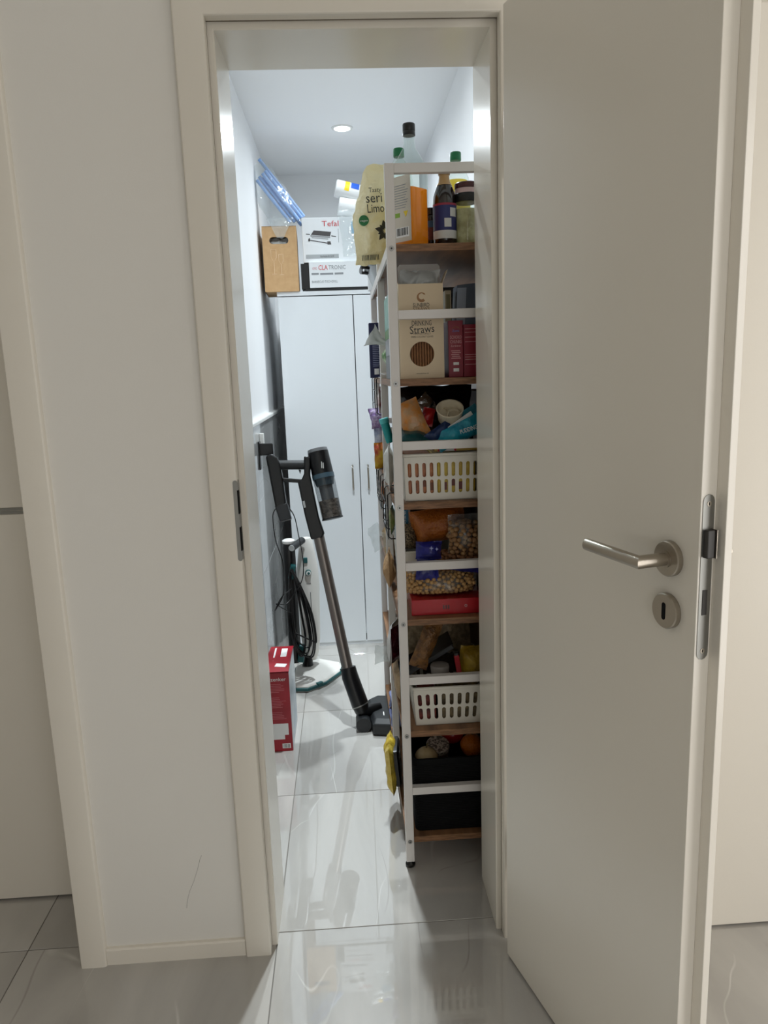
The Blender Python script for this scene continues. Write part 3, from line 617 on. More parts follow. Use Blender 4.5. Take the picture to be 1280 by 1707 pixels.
obj('bag_tip', B_, M_CLEAR, e)

# flat black griddle, grill carton, raclette carton
M_CART = mat('white_carton', (233, 236, 238), 0.4, bump=(200, 0.01))
M_GREYP = mat('grey_print', (140, 143, 146), 0.5)
M_REDP = mat('red_print', (196, 24, 36), 0.45)
e = thing('griddle_plate', 'flat black griddle plate under the white grill carton', 'griddle', (0.22, 2.12, 1.7175))
obj('plate', MB().box(0.076, 0.37, 2.0, 2.29, 1.7175, 1.7275).box(0.082, 0.364, 2.006, 2.284, 1.7275, 1.7305), M_BLACK, e, bev=0.002)
obj('gap_shade_block', MB().box(0.058, 0.0955, 2.03, 2.29, 1.7315, 1.843), M_BLACK, e)  # added black block standing in for the shade of the gap beside the carrier
e = thing('grill_carton', 'white table grill carton lying under the raclette carton', 'box', (0.23, 2.13, 1.7307))
obj('carton', MB().box(0.097, 0.362, 1.998, 2.27, 1.7307, 1.845), M_CART, e, bev=0.0012)
FYY = 1.9977
text('CTC', 0.013, M_REDP, e, FY(0.122, FYY, 1.815), w=0.020)
text('CLA', 0.030, M_REDP, e, FY(0.160, FYY, 1.818), w=0.042)
text('TRONIC', 0.026, M_GREYP, e, FY(0.225, FYY, 1.818), w=0.078)
obj('grey_bar', MB().plate(0.107, 0.140, 1.788, 1.7965, 1.998).plate(0.146, 0.206, 1.787, 1.7955, 1.998).plate(0.212, 0.252, 1.787, 1.7955, 1.998), M_GREYP, e)
text('BARBECUE-TISCHGRILL', 0.0145, M_GREYP, e, FY(0.166, FYY, 1.757), w=0.118)
e = thing('raclette_carton', 'white raclette grill carton with red brand lettering and a grill picture', 'box', (0.21, 2.16, 1.8455))
obj('carton', MB().box(0.073, 0.345, 2.02, 2.29, 1.8455, 2.040), M_CART, e, bev=0.0012)
FYY = 2.0197
text('Tefal', 0.034, M_REDP, e, FY(0.203, FYY, 2.012), w=0.076)
obj('grey_band', MB().plate(0.085, 0.235, 1.862, 1.880, 2.02), mat('silver_band', (168, 172, 174), 0.35), e)
text('Raclette & Grill', 0.012, mat('dark_grey_print', (92, 94, 96), 0.5), e, FY(0.182, 2.0193, 1.871), w=0.062)
gp = MB(); P_ = lambda pts, d=0.0004: gp.prism(pts, 2.02-d, 2.02, 'y')
P_([(0.112, 1.966), (0.126, 1.985), (0.205, 1.977), (0.199, 1.958)])
P_([(0.090, 1.972), (0.108, 1.970), (0.108, 1.966), (0.090, 1.968)]); P_([(0.205, 1.962), (0.226, 1.958), (0.226, 1.954), (0.205, 1.957)])
P_([(0.100, 1.950), (0.108, 1.952), (0.108, 1.938), (0.098, 1.938)]); P_([(0.185, 1.936), (0.200, 1.936), (0.203, 1.922), (0.186, 1.922)])
P_([(0.106, 1.945), (0.187, 1.930), (0.187, 1.926), (0.106, 1.941)])
obj('grill_picture', gp, mat('picture_dark', (70, 66, 66), 0.5), e)
gp = MB(); P_([(0.110, 1.965), (0.199, 1.957), (0.199, 1.950), (0.110, 1.958)]); P_([(0.115, 1.956), (0.190, 1.948), (0.190, 1.944), (0.115, 1.952)]); P_([(0.2365, 1.99), (0.2385, 1.99), (0.2385, 1.93), (0.2365, 1.93)])
obj('grill_picture', gp, mat('picture_mid', (150, 152, 154), 0.5), e)

# two white tubs in a clear bag
M_TUB = mat('tub_white', (218, 219, 218), 0.4)
def cup(n=32): return MB().lathe([(0.034, 0.0), (0.038, 0.003), (0.0395, 0.006), (0.043, 0.115), (0.045, 0.116), (0.045, 0.120), (0.042, 0.120), (0.036, 0.008)], n)
for nm, lab, M_, yl in (('paper_tub', 'white paper tub with yellow and blue print, upper of two behind the cream pouch', TR(0.232, 2.13, 2.190, ry=105, rz=6), 1),
                        ('paper_tub', 'plain white paper tub, lower of two behind the cream pouch', TR(0.243, 2.11, 2.107, ry=101, rz=4), 0)):
    e = thing(nm, lab, 'tub', local=M_, group='white tubs on the raclette carton')
    obj('cup', cup(), M_TUB, e, smooth=40)
    if yl:
        def band(z0, z1, a0, a1):
            q = MB(); n = 10; rings = []
            for z in (z0, z1):
                r = 0.0395+(0.043-0.0395)*(z-0.006)/0.109+0.0006
                rings.append([(r*cos(a0+(a1-a0)*i/n), r*sin(a0+(a1-a0)*i/n), z) for i in range(n+1)])
            return q.loft(rings, cap=False, close=False)
        obj('yellow_print', band(0.040, 0.062, 2.5, 4.9), mat('yellow_print', (246, 204, 22), 0.45), e)
        obj('blue_print', band(0.068, 0.106, 2.6, 4.5), mat('blue_print', (24, 86, 190), 0.45), e)
e = thing('clear_wrapper', 'crumpled clear wrapper hanging over the raclette carton below the tubs', 'wrapper', (0.30, 2.05, 1.95))
B_ = pouch(0.11, 0.20, 0.05, 21, crump=0.010, nx=18, ny=24, freq=26)
B_.v = [tuple(TR(0.312, 1.99, 1.862, rx=-4, ry=-6) @ Vector((x, y*0.5-0.028, z))) for x, y, z in B_.v]
obj('bag', B_, M_CLEAR, e)
obj('label_patch', MB().at(TR(0.318, 1.972, 1.985, rx=-8, rz=6)).box(-0.022, 0.022, -0.001, 0.0, -0.026, 0.026), film('blue_film_label', (140, 196, 226), 0.45, 0.2, None), e)

# ================================================================ pieces of the rack's far part, seen from the side
M_CREAMB = mat('cream_pouch', (250, 242, 208), 0.22, bump=(32, 1.0), trans=0.25)
M_GREENP = mat('green_print', (30, 118, 66), 0.45)
e = thing('roasting_pan', 'grey metal roasting pan with black handle on the top shelf behind the cream pouch', 'pan', (0.42, 1.06, SH[5]))
pn = MB()
def ring(i_, z): return [(x, y, z) for x, y in rrect(0.318+i_, 0.56-i_, 0.92+i_, 1.23-i_, 0.05-i_*0.5)]
pn.loft([ring(0.030, SH[5]), ring(0.012, SH[5]+0.045), ring(0.0, SH[5]+0.050), ring(0.0, SH[5]+0.054), ring(0.014, SH[5]+0.052), ring(0.034, SH[5]+0.006)])
obj('pan_body', pn, mat('pan_grey', (150, 152, 152), 0.28, 0.9), e, smooth=40)
obj('handle', MB().tube(bez([(0.330, 0.99, SH[5]+0.044), (0.312, 0.985, SH[5]+0.046), (0.306, 1.0, SH[5]+0.046), (0.306, 1.10, SH[5]+0.046), (0.312, 1.115, SH[5]+0.046), (0.330, 1.11, SH[5]+0.044)], 6), 0.006, 10), M_BLACK, e, smooth=60)
CP = TR(0.342, 0.640, SH[5]+0.006, ry=-3, rz=4)
e = thing('cream_pouch', 'cream foil pouch with vegan badge and dark leaf print on the top shelf', 'pouch', local=CP)
cp = pouch(0.125, 0.262, 0.075, 31, crump=0.011, nx=28, ny=40, freq=38, topw=0.42, seam=0.10)
cp.v = [(x+0.030*max(0, z/0.262-0.35)**1.5, y, z) for x, y, z in cp.v]
obj('bag', cp, M_CREAMB, e, smooth=60)
def surf(xc, zc, off=0.0016):      # front surface depth of the pouch at a point
    best = min(cp.v[:len(cp.v)//2], key=lambda p: (p[0]-xc)**2+(p[2]-zc)**2); return best[1]-off
M_LEAF = mat('leaf_print', (44, 46, 42), 0.5)
text('Tasty', 0.017, M_LEAF, e, FY(0.002, -0.0435, 0.187), w=0.034)
text('seri', 0.036, M_LEAF, e, FY(-0.002, -0.0445, 0.166), w=0.044)
text('Limo', 0.032, M_LEAF, e, FY(0.000, -0.0445, 0.139), w=0.046)
n = 24; obj('badge', MB().prism([(-0.034+0.0135*cos(2*pi*i/n), 0.112+0.0135*sin(2*pi*i/n)) for i in range(n)], -0.0385, -0.030, 'y'), M_GREENP, e)
text('vegan', 0.0075, M_PAPER, e, FY(-0.034, -0.0388, 0.111), w=0.021)
lf = MB()
for k in range(11):
    a = 2*pi*k/11; c, s = cos(a), sin(a); r = 0.030 if k % 2 else 0.022
    lf.add([(0.022+x*c-z*s, -0.0435, 0.080+x*s+z*c) for x, z in ((0.004, 0), (r*0.6, 0.0065), (r, 0), (r*0.6, -0.0065))], [(0, 1, 2, 3)])
obj('leaf_print', lf, M_LEAF, e)
bb = MB(); x = -0.046
while x < 0.0: bb.box(x, x+0.0016, -0.018, -0.0165, 0.010, 0.024); x += rd.choice((0.003, 0.004))
obj('barcode', bb, M_LEAF, e)
e = thing('white_box', 'tall white box on the top shelf behind the cream pouch', 'box', (0.44, 1.27, SH[5]))
obj('carton', MB().at(TR(0.44, 1.258, SH[5]+0.0003)).box(-0.105, 0.09, -0.012, 0.024, 0, 0.395), M_CART, e, bev=0.001)

# second shelf from the top, side view
M_NAVY = mat('navy_carton', (28, 34, 74), 0.45)
e = thing('navy_box', 'tall navy blue box with white small print at the rack edge', 'box', local=TR(0.352, 1.10, SH[4]+0.0004))
obj('carton', MB().box(-0.026, 0.046, 0, 0.055, 0, 0.188), M_NAVY, e, bev=0.001)
q = MB()
for k in range(20): q.plate(-0.016, 0.004+0.003*(k % 3), 0.040+0.0062*k, 0.0425+0.0062*k, 0)
obj('small_print', q, mat('dim_print', (140, 146, 176), 0.5), e)
obj('code_patch', MB().plate(-0.012, 0.004, 0.012, 0.032, 0), M_PAPER, e)
M_DISH = mat('white_ceramic', (232, 230, 224), 0.25)
e = thing('white_plate', 'white plate jutting over the rack edge under the bean bag', 'plate', (0.45, 0.66, SH[4]))
obj('plate', MB().lathe([(0.06, SH[4]+0.0003), (0.075, SH[4]+0.004), (0.112, SH[4]+0.014), (0.114, SH[4]+0.017), (0.110, SH[4]+0.017), (0.07, SH[4]+0.007), (0.0, SH[4]+0.006)], 40, 0.45, 0.66), M_DISH, e, smooth=50)
e = thing('bean_bag', 'knotted clear bag of green and white beans on the white plate', 'bag', (0.376, 0.66, SH[4]+0.02))
B_ = pouch(0.075, 0.098, 0.07, 41, crump=0.006, nx=12, ny=14); B_.v = [tuple(TR(0.384, 0.66, SH[4]+0.0175, rz=65) @ Vector(p)) for p in B_.v]
obj('bag', B_, mat('bean_mix', (196, 204, 176), 0.5, var=(45, (72, 130, 52)), bump=(120, 0.8)), e, smooth=60)
B_ = pouch(0.075, 0.058, 0.01, 42, crump=0.008, nx=12, ny=10, topw=1.5); B_.v = [tuple(TR(0.362, 0.66, SH[4]+0.098, ry=-62) @ Vector((x*(0.25+0.75*z/0.058)*0.62, y, z))) for x, y, z in B_.v]
obj('knotted_end', B_, film('milky_film', (226, 228, 226), 0.35, 0.2, (60, 0.4)), e, smooth=60)
# stack of small boxes beside the straw carton
for k, (nm, lab, z0, z1, c, c2) in enumerate((('tea_box', 'dark grey box at the bottom of the small stack beside the straw carton', 0.0, 0.060, (70, 72, 74), (52, 54, 56)), ('tea_box', 'pale grey printed box second from the bottom of the small stack', 0.060, 0.104, (150, 152, 156), (96, 100, 106)),
        ('tea_box', 'bright green box third from the bottom of the small stack', 0.104, 0.128, (70, 130, 30), (52, 104, 26)), ('tea_box', 'turquoise box on top of the small stack beside the straw carton', 0.128, 0.212, (120, 176, 160), (100, 156, 142)))):
    e = thing(nm, lab, 'box', (0.37, 0.45, SH[4]+z0), 'boxes in the small stack')
    obj('carton', MB().box(0.351, 0.388, 0.352+0.006*(k % 2), 0.58, SH[4]+z0+0.0003, SH[4]+z1), mat('tea_box_%d' % k, c, 0.45, var=(30, c2)), e, bev=0.001)
    obj('print', MB().plate(0.362, 0.384, SH[4]+z0+(z1-z0)*0.35, SH[4]+z0+(z1-z0)*0.62, 0.352+0.006*(k % 2)), mat('tea_print_%d' % k, ((180, 182, 184), (220, 222, 224), (180, 210, 120), (120, 40, 40))[k], 0.5), e)

# ---------------------------------------------------------------- straw carton
M_IVORY = mat('ivory_carton', (216, 196, 164), 0.5)
M_GOLD = mat('gold_print', (146, 100, 44), 0.4)
e = thing('straw_carton', 'open ivory carton of drinking straws with a round window', 'box', (0.426, 0.35, SH[4]))
Z0 = SH[4]+0.0004; c = MB(); n = 40; cz = 1.379
holed(c, 0.3715, 0.4800, Z0, 1.44, [(0.4255+0.030*cos(2*pi*i/n), cz+0.030*sin(2*pi*i/n)) for i in range(n)], 0.320, 0.0012)
c.box(0.3715, 0.48, 0.320, 0.3212, 1.44, 1.546)
c.box(0.3715, 0.3727, 0.3212, 0.3788, Z0, 1.546).box(0.4788, 0.48, 0.3212, 0.3788, Z0, 1.546).box(0.3715, 0.48, 0.3788, 0.38, Z0, 1.546).box(0.3727, 0.4788, 0.3212, 0.3788, Z0, Z0+0.001)
obj('carton', c, M_IVORY, e)
obj('flap', MB().at(TR(0.4285, 0.380, 1.546, rx=-6)).prism([(-0.052, 0), (0.052, 0), (0.053, 0.048), (0.048, 0.054), (-0.047, 0.054), (-0.052, 0.048)], 0, 0.001, 'y'), mat('flap_white', (206, 202, 196), 0.6), e)
obj('side_flap', MB().at(TR(0.3721, 0.350, 1.546, ry=-38)).box(-0.0005, 0.0005, -0.028, 0.028, 0, 0.030), M_IVORY, e)
obj('side_flap', MB().at(TR(0.4794, 0.350, 1.546, ry=22)).box(-0.0005, 0.0005, -0.028, 0.028, 0, 0.034), M_IVORY, e)
B_ = pouch(0.10, 0.055, 0.05, 51, crump=0.012, nx=14, ny=12, freq=45); B_.v = [(x+0.4265, y+0.352, z+1.525) for x, y, z in B_.v]
obj('inner_bag', B_, M_CLEAR2, e, smooth=60)
for k in range(10):
    obj('straw', MB().tube([(0.395+0.0068*k, 0.331, Z0+0.002), (0.395+0.0068*k, 0.331, 1.52)], 0.0031, 10), mat('brown_straw', (150, 104, 66), 0.6, var=(70, (126, 84, 52))), e, smooth=40)
obj('emblem', MB().loft([[(0.4255+r*cos(a)+0.002, 0.3197, 1.516+r*sin(a)) for r in (0.0070, 0.0115-0.002*sin(a))]+[(0.4255+r*cos(a)+0.002, 0.3201, 1.516+r*sin(a)) for r in (0.0115-0.002*sin(a), 0.0070)] for a in [0.5+4.9*i/30 for i in range(31)]], cap=True), M_GOLD, e)
text('SUNBIRD', 0.0135, M_INK, e, FY(0.4262, 0.3199, 1.4955), w=0.040)
text('STRAWS', 0.0095, mat('brown_print', (120, 92, 62), 0.5), e, FY(0.4262, 0.3199, 1.4868), w=0.040)
text('DRINKING', 0.018, M_INK, e, FY(0.4262, 0.3199, 1.4525), w=0.048)
text('Straws', 0.026, M_INK, e, FY(0.4268, 0.3199, 1.4375, 0.06), w=0.060)
text('FROM NATURALLY', 0.0062, mat('dark_brown_print', (70, 58, 48), 0.5), e, FY(0.4268, 0.3199, 1.4275), w=0.042)
text('DRIED COCONUT LEAVES', 0.0062, MATS['dark_brown_print'], e, FY(0.4268, 0.3199, 1.4205), w=0.054)
text('www.sunbirdstraws.com', 0.005, MATS['dark_brown_print'], e, FY(0.4255, 0.3199, 1.3325), w=0.030)

# boxes right of it
M_WINE = mat('wine_red_carton', (136, 22, 44), 0.42)
M_WINEP = mat('wine_print', (214, 160, 160), 0.5)
e = thing('chocolate_box', 'wine-red baking chocolate box with white lettering beside the straw carton', 'box', (0.51, 0.37, SH[4]))
obj('carton', MB().box(0.4925, 0.5290, 0.330, 0.415, SH[4]+0.0004, 1.4575), M_WINE, e, bev=0.001)
obj('arc_print', MB().tube([(0.511+0.010*cos(a), 0.3298, 1.4335+0.009*sin(a)) for a in [0.5+2.1*i/10 for i in range(11)]], 0.0006, 4), M_GOLD, e)
text('Zetti', 0.0075, mat('sky_print', (110, 130, 200), 0.5), e, FY(0.511, 0.3298, 1.4325), w=0.017)
text('SCHOKO', 0.0115, M_WINEP, e, FY(0.511, 0.3298, 1.4170), w=0.028)
text('CHUNKS', 0.0115, M_WINEP, e, FY(0.511, 0.3298, 1.4060), w=0.028)
text('Zartbitter', 0.007, M_WINEP, e, FY(0.511, 0.3298, 1.3965), w=0.026)
q = MB()
for k in range(5): q.plate(0.499+0.002*(k % 2), 0.523-0.002*(k % 3), 1.3655+0.0045*k, 1.3675+0.0045*k, 0.33)
obj('small_print', q, M_WINEP, e)
obj('code_patch', MB().plate(0.504, 0.518, 1.334, 1.342, 0.33).plate(0.504, 0.518, 1.350, 1.357, 0.33), M_PAPER, e)
e = thing('chocolate_box', 'wine-red box turned backwards at the right end of the straw carton shelf', 'box', (0.548, 0.37, SH[4]))
obj('carton', MB().box(0.5305, 0.5680, 0.333, 0.415, SH[4]+0.0004, 1.4475), M_WINE, e, bev=0.001)
q = MB()
for z in (1.436, 1.428, 1.416, 1.405, 1.374, 1.368, 1.362, 1.35): q.plate(0.534, 0.562, z, z+0.0012, 0.333)
obj('small_print', q, M_WINEP, e)
e = thing('cream_box', 'narrow cream box standing behind the chocolate boxes', 'box', (0.51, 0.45, SH[4]))
obj('carton', MB().box(0.500, 0.516, 0.43, 0.49, SH[4]+0.0004, 1.540), mat('cream_carton', (196, 182, 148), 0.5), e, bev=0.001)
obj('print', MB().plate(0.503, 0.513, 1.488, 1.53, 0.43), mat('olive_print', (128, 120, 74), 0.5), e)
e = thing('grey_box', 'blue-grey slanted box behind the chocolate boxes at the right', 'box', (0.55, 0.45, SH[4]))
obj('carton', MB().prism([(0.519, SH[4]+0.0004), (0.60, SH[4]+0.0004), (0.60, 1.558), (0.532, 1.552)], 0.43, 0.50, 'y'), mat('blue_grey_carton', (104, 116, 134), 0.45), e, bev=0.001)
obj('panel', MB().prism([(0.523, 1.36), (0.545, 1.36), (0.556, 1.545), (0.5325, 1.545)], 0.4293, 0.43, 'y'), mat('pale_blue_panel', (178, 190, 206), 0.45), e)

# ---------------------------------------------------------------- top shelf: bottles and jars
M_GLASS = film('bottle_glass', (214, 232, 228), 0.985, 0.02, None, (247, 252, 250), 1.5)
def sect(cx, cy, r, z, p, rot, n=32):     # p: 0 round .. 1 square; r is half the side
    out = []
    for i in range(n):
        a = 2*pi*i/n; sq = 1/max(abs(cos(a)), abs(sin(a))); k = 1+(min(sq, 1.30)-1)*p
        out.append((cx+r*k*cos(a+rot), cy+r*k*sin(a+rot), z))
    return out
S = SH[5]+0.0004; bx, by, br, rt = 0.410, 0.348, 0.0325, radians(43)
e = thing('oil_bottle', 'tall square glass bottle half full of amber liquid with black cap', 'bottle', (bx, by, S))
prof = [(0.030, 0.0, 1), (0.0325, 0.004, 1), (0.0325, 0.176, 1), (0.030, 0.192, 0.8), (0.024, 0.208, 0.4), (0.0155, 0.226, 0), (0.0135, 0.236, 0), (0.0130, 0.262, 0)]
obj('glass', MB().loft([sect(bx, by, r, S+z, p, rt) for r, z, p in prof]), M_GLASS, e, smooth=40)
obj('amber_liquid', MB().loft([sect(bx, by, r, S+z, 1, rt) for r, z in ((0.0285, 0.004), (0.0305, 0.008), (0.0305, 0.133))]), mat('amber_liquid', (255, 186, 30), 0.3, spec=0.2, trans=0.7), e, smooth=40)
obj('cap', MB().lathe([(0.0150, S+0.254), (0.0150, S+0.262), (0.0142, S+0.263), (0.0150, S+0.264), (0.0150, S+0.278), (0.0140, S+0.280)], 24, bx, by), M_BLACK, e, smooth=40)
fm = Matrix.Translation((bx, by, S)) @ Matrix.Rotation(rt-radians(90), 4, 'Z')     # frame whose -y face is the label side
lb = obj('label_paper', MB().at(fm).plate(-0.029, 0.029, 0.012, 0.160, -0.0327, 0.0006), mat('label_paper', (204, 196, 182), 0.6), e)
q = MB().at(fm)
for k in range(10): q.plate(-0.024, 0.012+0.003*(k % 4), 0.088+0.0056*k, 0.0895+0.0056*k, -0.0334)
obj('small_print', q, M_GREYP, e)
obj('organic_mark', MB().at(fm).plate(-0.022, -0.006, 0.068, 0.078, -0.0334), mat('lime_print', (130, 168, 52), 0.5), e)
obj('vegan_mark', MB().at(fm).prism([(0.006, 0.080), (0.020, 0.080), (0.013, 0.066)], -0.0338, -0.0334, 'y'), mat('yellow_mark', (226, 196, 40), 0.5), e)
obj('code_patch', MB().at(fm).plate(-0.020, 0.022, 0.022, 0.044, -0.0334), M_PAPER, e)
q = MB().at(fm); x = -0.017
while x < 0.018: q.plate(x, x+rd.choice((0.0008, 0.0014)), 0.026, 0.043, -0.0338); x += rd.choice((0.002, 0.003))
obj('barcode', q, M_INK, e)
e = thing('sauce_bottle', 'round bottle of black sauce with navy and white label', 'bottle', (0.493, 0.356, S))
obj('glass', MB().lathe([(0.026, S), (0.0285, S+0.004), (0.0285, S+0.100), (0.027, S+0.118), (0.020, S+0.138), (0.0135, S+0.150), (0.0118, S+0.158), (0.0118, S+0.172)], 28, 0.493, 0.356), mat('dark_sauce', (24, 12, 10), 0.12, coat=0.6), e, smooth=40)
obj('neck_glass', MB().lathe([(0.0185, S+0.1425), (0.0142, S+0.151), (0.0125, S+0.160), (0.0125, S+0.168)], 28, 0.493, 0.356, cap=False), mat('neck_glass_tan', (176, 140, 92), 0.2), e, smooth=40)
obj('cap', MB().lathe([(0.0135, S+0.166), (0.0145, S+0.168), (0.0145, S+0.176), (0.013, S+0.178)], 24, 0.493, 0.356), mat('tan_cap', (150, 116, 76), 0.4), e, smooth=40)
def wrapb(z0, z1, r, a0=-pi, a1=0.0, cx=0.493, cy=0.356, n=20):
    return MB().loft([[(cx+r*cos(a0+(a1-a0)*i/n), cy+r*sin(a0+(a1-a0)*i/n), z) for i in range(n+1)] for z in (z0, z1)], cap=False, close=False)
obj('navy_label', wrapb(S+0.036, S+0.094, 0.0289), mat('navy_label', (34, 40, 98), 0.45), e, smooth=40)
obj('red_band', wrapb(S+0.094, S+0.099, 0.0290), mat('red_band', (150, 40, 62), 0.45), e, smooth=40)
obj('white_band', wrapb(S+0.018, S+0.037, 0.0290), mat('band_white', (204, 204, 200), 0.5), e, smooth=40)
obj('print', wrapb(S+0.068, S+0.088, 0.0292, -1.25, -0.6).at(Matrix.Identity(4)), MATS['band_white'], e)
obj('print', wrapb(S+0.044, S+0.064, 0.0292, -1.75, -1.15), MATS['band_white'], e)
e = thing('glass_jar', 'glass jar of pale pickles with black lid next to the door jamb', 'jar', (0.547, 0.356, S))
obj('glass', MB().lathe([(0.029, S), (0.0315, S+0.004), (0.0315, S+0.088), (0.028, S+0.100), (0.026, S+0.104)], 28, 0.547, 0.356), M_GLASS, e, smooth=40)
obj('contents', MB().lathe([(0.026, S+0.003), (0.0295, S+0.006), (0.0295, S+0.086)], 28, 0.547, 0.356), mat('pickle_mix', (206, 200, 150), 0.35, var=(45, (160, 148, 96)), bump=(60, 0.5)), e, smooth=40)
obj('lid', MB().lathe([(0.029, S+0.102), (0.0305, S+0.104), (0.0305, S+0.120), (0.029, S+0.122)], 28, 0.547, 0.356), M_BLACK, e, smooth=40)
obj('lid_band', MB().lathe([(0.0285, S+0.1222), (0.0285, S+0.133), (0.027, S+0.134)], 28, 0.547, 0.356), mat('pink_band', (206, 178, 176), 0.4), e, smooth=40)
obj('lid_top', MB().lathe([(0.0290, S+0.1342), (0.0290, S+0.145), (0.027, S+0.147)], 28, 0.547, 0.356), mat('maroon_lid', (70, 26, 28), 0.35), e, smooth=40)
e = thing('small_dark_jar', 'small dark jar between the amber bottle and the black sauce', 'jar', (0.468, 0.44, S))
obj('glass', MB().lathe([(0.020, S), (0.022, S+0.003), (0.022, S+0.084), (0.019, S+0.090), (0.021, S+0.092), (0.021, S+0.106), (0.019, S+0.108)], 24, 0.468, 0.44), mat('jar_dark', (30, 22, 22), 0.2), e, smooth=40)
obj('label_paper', wrapb(S+0.030, S+0.060, 0.0224, -2.9, -0.2, 0.468, 0.44), mat('dull_red_label', (96, 40, 34), 0.5), e, smooth=40)
obj('blue_patch', wrapb(S+0.060, S+0.076, 0.0225, -2.6, -0.6, 0.468, 0.44), mat('dull_blue_label', (58, 92, 128), 0.5), e, smooth=40)
M_OIL = mat('yellow_oil', (255, 236, 110), 0.2, trans=0.65)
M_GCAP = mat('green_cap', (14, 112, 66), 0.4)
for cx, cy, hh, lab, yel in ((0.402, 0.56, 0.285, 'clear oil bottle with green cap behind the amber bottle', 0), (0.547, 0.52, 0.262, 'yellow oil bottle with green cap behind the pickle jar', 1)):
    e = thing('oil_bottle', lab, 'bottle', (cx, cy, S), 'green-capped oil bottles')
    k = hh-0.285
    obj('plastic', MB().lathe([(0.034, S), (0.037, S+0.005), (0.037, S+0.19+k), (0.033, S+0.222+k), (0.022, S+0.246+k), (0.0125, S+0.258+k), (0.0120, S+0.27+k)], 28, cx, cy), M_GLASS, e, smooth=40)
    obj('oil', MB().lathe([(0.032, S+0.003), (0.035, S+0.006), (0.035, S+(0.19 if yel else 0.12)+k), (0.030, S+(0.214 if yel else 0.121)+k)], 28, cx, cy), M_OIL, e, smooth=40)
    obj('cap', MB().lathe([(0.0140, S+0.264+k), (0.0145, S+0.266+k), (0.0145, S+0.283+k), (0.013, S+0.285+k)], 24, cx, cy), M_GCAP, e, smooth=40)
    if yel: obj('label_paper', wrapb(S+0.06, S+0.16, 0.0374, -2.9, -0.2, cx, cy), mat('yellow_label', (226, 206, 80), 0.5), e, smooth=40)

# ================================================================ slotted white baskets
M_BASK = mat('basket_white', (226, 222, 210), 0.42)
def slot_basket(name, label, x0, x1, y0, y1, z0, z1, cols, flare, group):
    """open basket: each wall is a run of panels with two rounded slots, flared towards the rim"""
    e = thing(name, label, 'basket', ((x0+x1)/2, (y0+y1)/2, z0), group)
    cx, cy = (x0+x1)/2, (y0+y1)/2; Hh = z1-z0
    def warp(p):
        k = 1-flare*(1-(p[2]-z0)/Hh); return (cx+(p[0]-cx)*k, cy+(p[1]-cy)*k, p[2])
    def wall(a0, a1, flip, depth, swap, ncol):
        m = MB(); zb, zm, zt = z0+Hh*0.13, z0+Hh*0.49, z0+Hh*0.86; cw = (a1-a0)/(ncol+0.6)
        m.box(a0, a1, 0, 0.002, z0, zb).box(a0, a1, 0, 0.002, zt, z1)
        m.box(a0, a0+cw*0.3, 0, 0.002, zb, zt).box(a1-cw*0.3, a1, 0, 0.002, zb, zt)
        for i in range(ncol):
            b0 = a0+cw*0.3+cw*i
            for q0, q1 in ((zb, zm), (zm, zt)):
                holed(m, b0, b0+cw, q0, q1, stadium(b0+cw/2, (q0+q1)/2, cw*0.50, (q1-q0)*0.84), 0, 0.002)
        out = []
        for p in m.v:
            y = depth+p[1]*(1 if not flip else -1); out.append(warp((p[0], y, p[2])) if not swap else warp((y, p[0], p[2])))
        m.v = out; return m
    obj('basket_wall', wall(x0, x1, False, y0, False, cols), M_BASK, e)
    obj('basket_wall', wall(x0, x1, True, y1, False, cols), M_BASK, e)
    obj('basket_wall', wall(y0, y1, False, x0, True, 14), M_BASK, e)
    obj('basket_wall', wall(y0, y1, True, x1, True, 14), M_BASK, e)
    b = MB(); b.box(x0, x1, y0, y1, z0, z0+0.002); b.v = [warp(p) for p in b.v]; obj('basket_floor', b, M_BASK, e)
    r = MB(); pts = [(x, y, z1) for x, y in rrect(x0-0.003, x1+0.003, y0-0.003, y1+0.003, 0.012)]
    obj('rim', r.tube(pts, 0.0042, 8, close=True), M_BASK, e, smooth=60)
    return e
slot_basket('slotted_basket', 'white slotted basket with yellow and orange packs under the snack pile', 0.369, 0.566, 0.300, 0.600, SH[3]+0.0004, SH[3]+0.117, 10, 0.03, 'white slotted baskets')
slot_basket('slotted_basket', 'white slotted basket on the second lowest shelf', 0.375, 0.585, 0.300, 0.600, SH[1]+0.0004, SH[1]+0.112, 9, 0.08, 'white slotted baskets')

def pk(nm, lab, cat, M_, w, h, t, m, seed, group=None, **kw): return bagthing(nm, lab, cat, M_, w, h, t, m, seed, group, **kw)
def P2(name, a, b=None, rough=0.35, bump=(80, 0.3), sc=30, k=0.12): return mat(name, a, rough, bump=bump, var=(sc, b, k) if b else None)

# packs inside the upper basket
M_ORG = P2('orange_pack', (190, 116, 52), (168, 92, 36)); M_YEL = P2('yellow_pack', (214, 186, 60), (196, 160, 44))
for k, (x0, x1, m_, lab) in enumerate(((0.380, 0.452, M_ORG, 'orange pack at the left inside the upper slotted basket'), (0.4555, 0.552, M_YEL, 'yellow pack at the right inside the upper slotted basket'))):
    e = thing('snack_pack', lab, 'pack', ((x0+x1)/2, 0.36, SH[3]+0.003), 'packs in the upper basket')
    obj('carton', MB().box(x0, x1, 0.312, 0.585, SH[3]+0.003, SH[3]+0.108), m_, e, bev=0.003)
    q = MB()
    for i in range(3): q.plate(x0+0.01+0.022*i, x0+0.024+0.022*i, SH[3]+0.025+0.01*(i % 2), SH[3]+0.045+0.012*(i % 2), 0.312)
    obj('print', q, mat('pack_print_%d' % k, ((120, 66, 30), (110, 52, 44))[k], 0.5), e)
e = thing('yellow_carton', 'flat yellow carton with red oval lying on the upper basket', 'box', (0.50, 0.40, SH[3]+0.122))
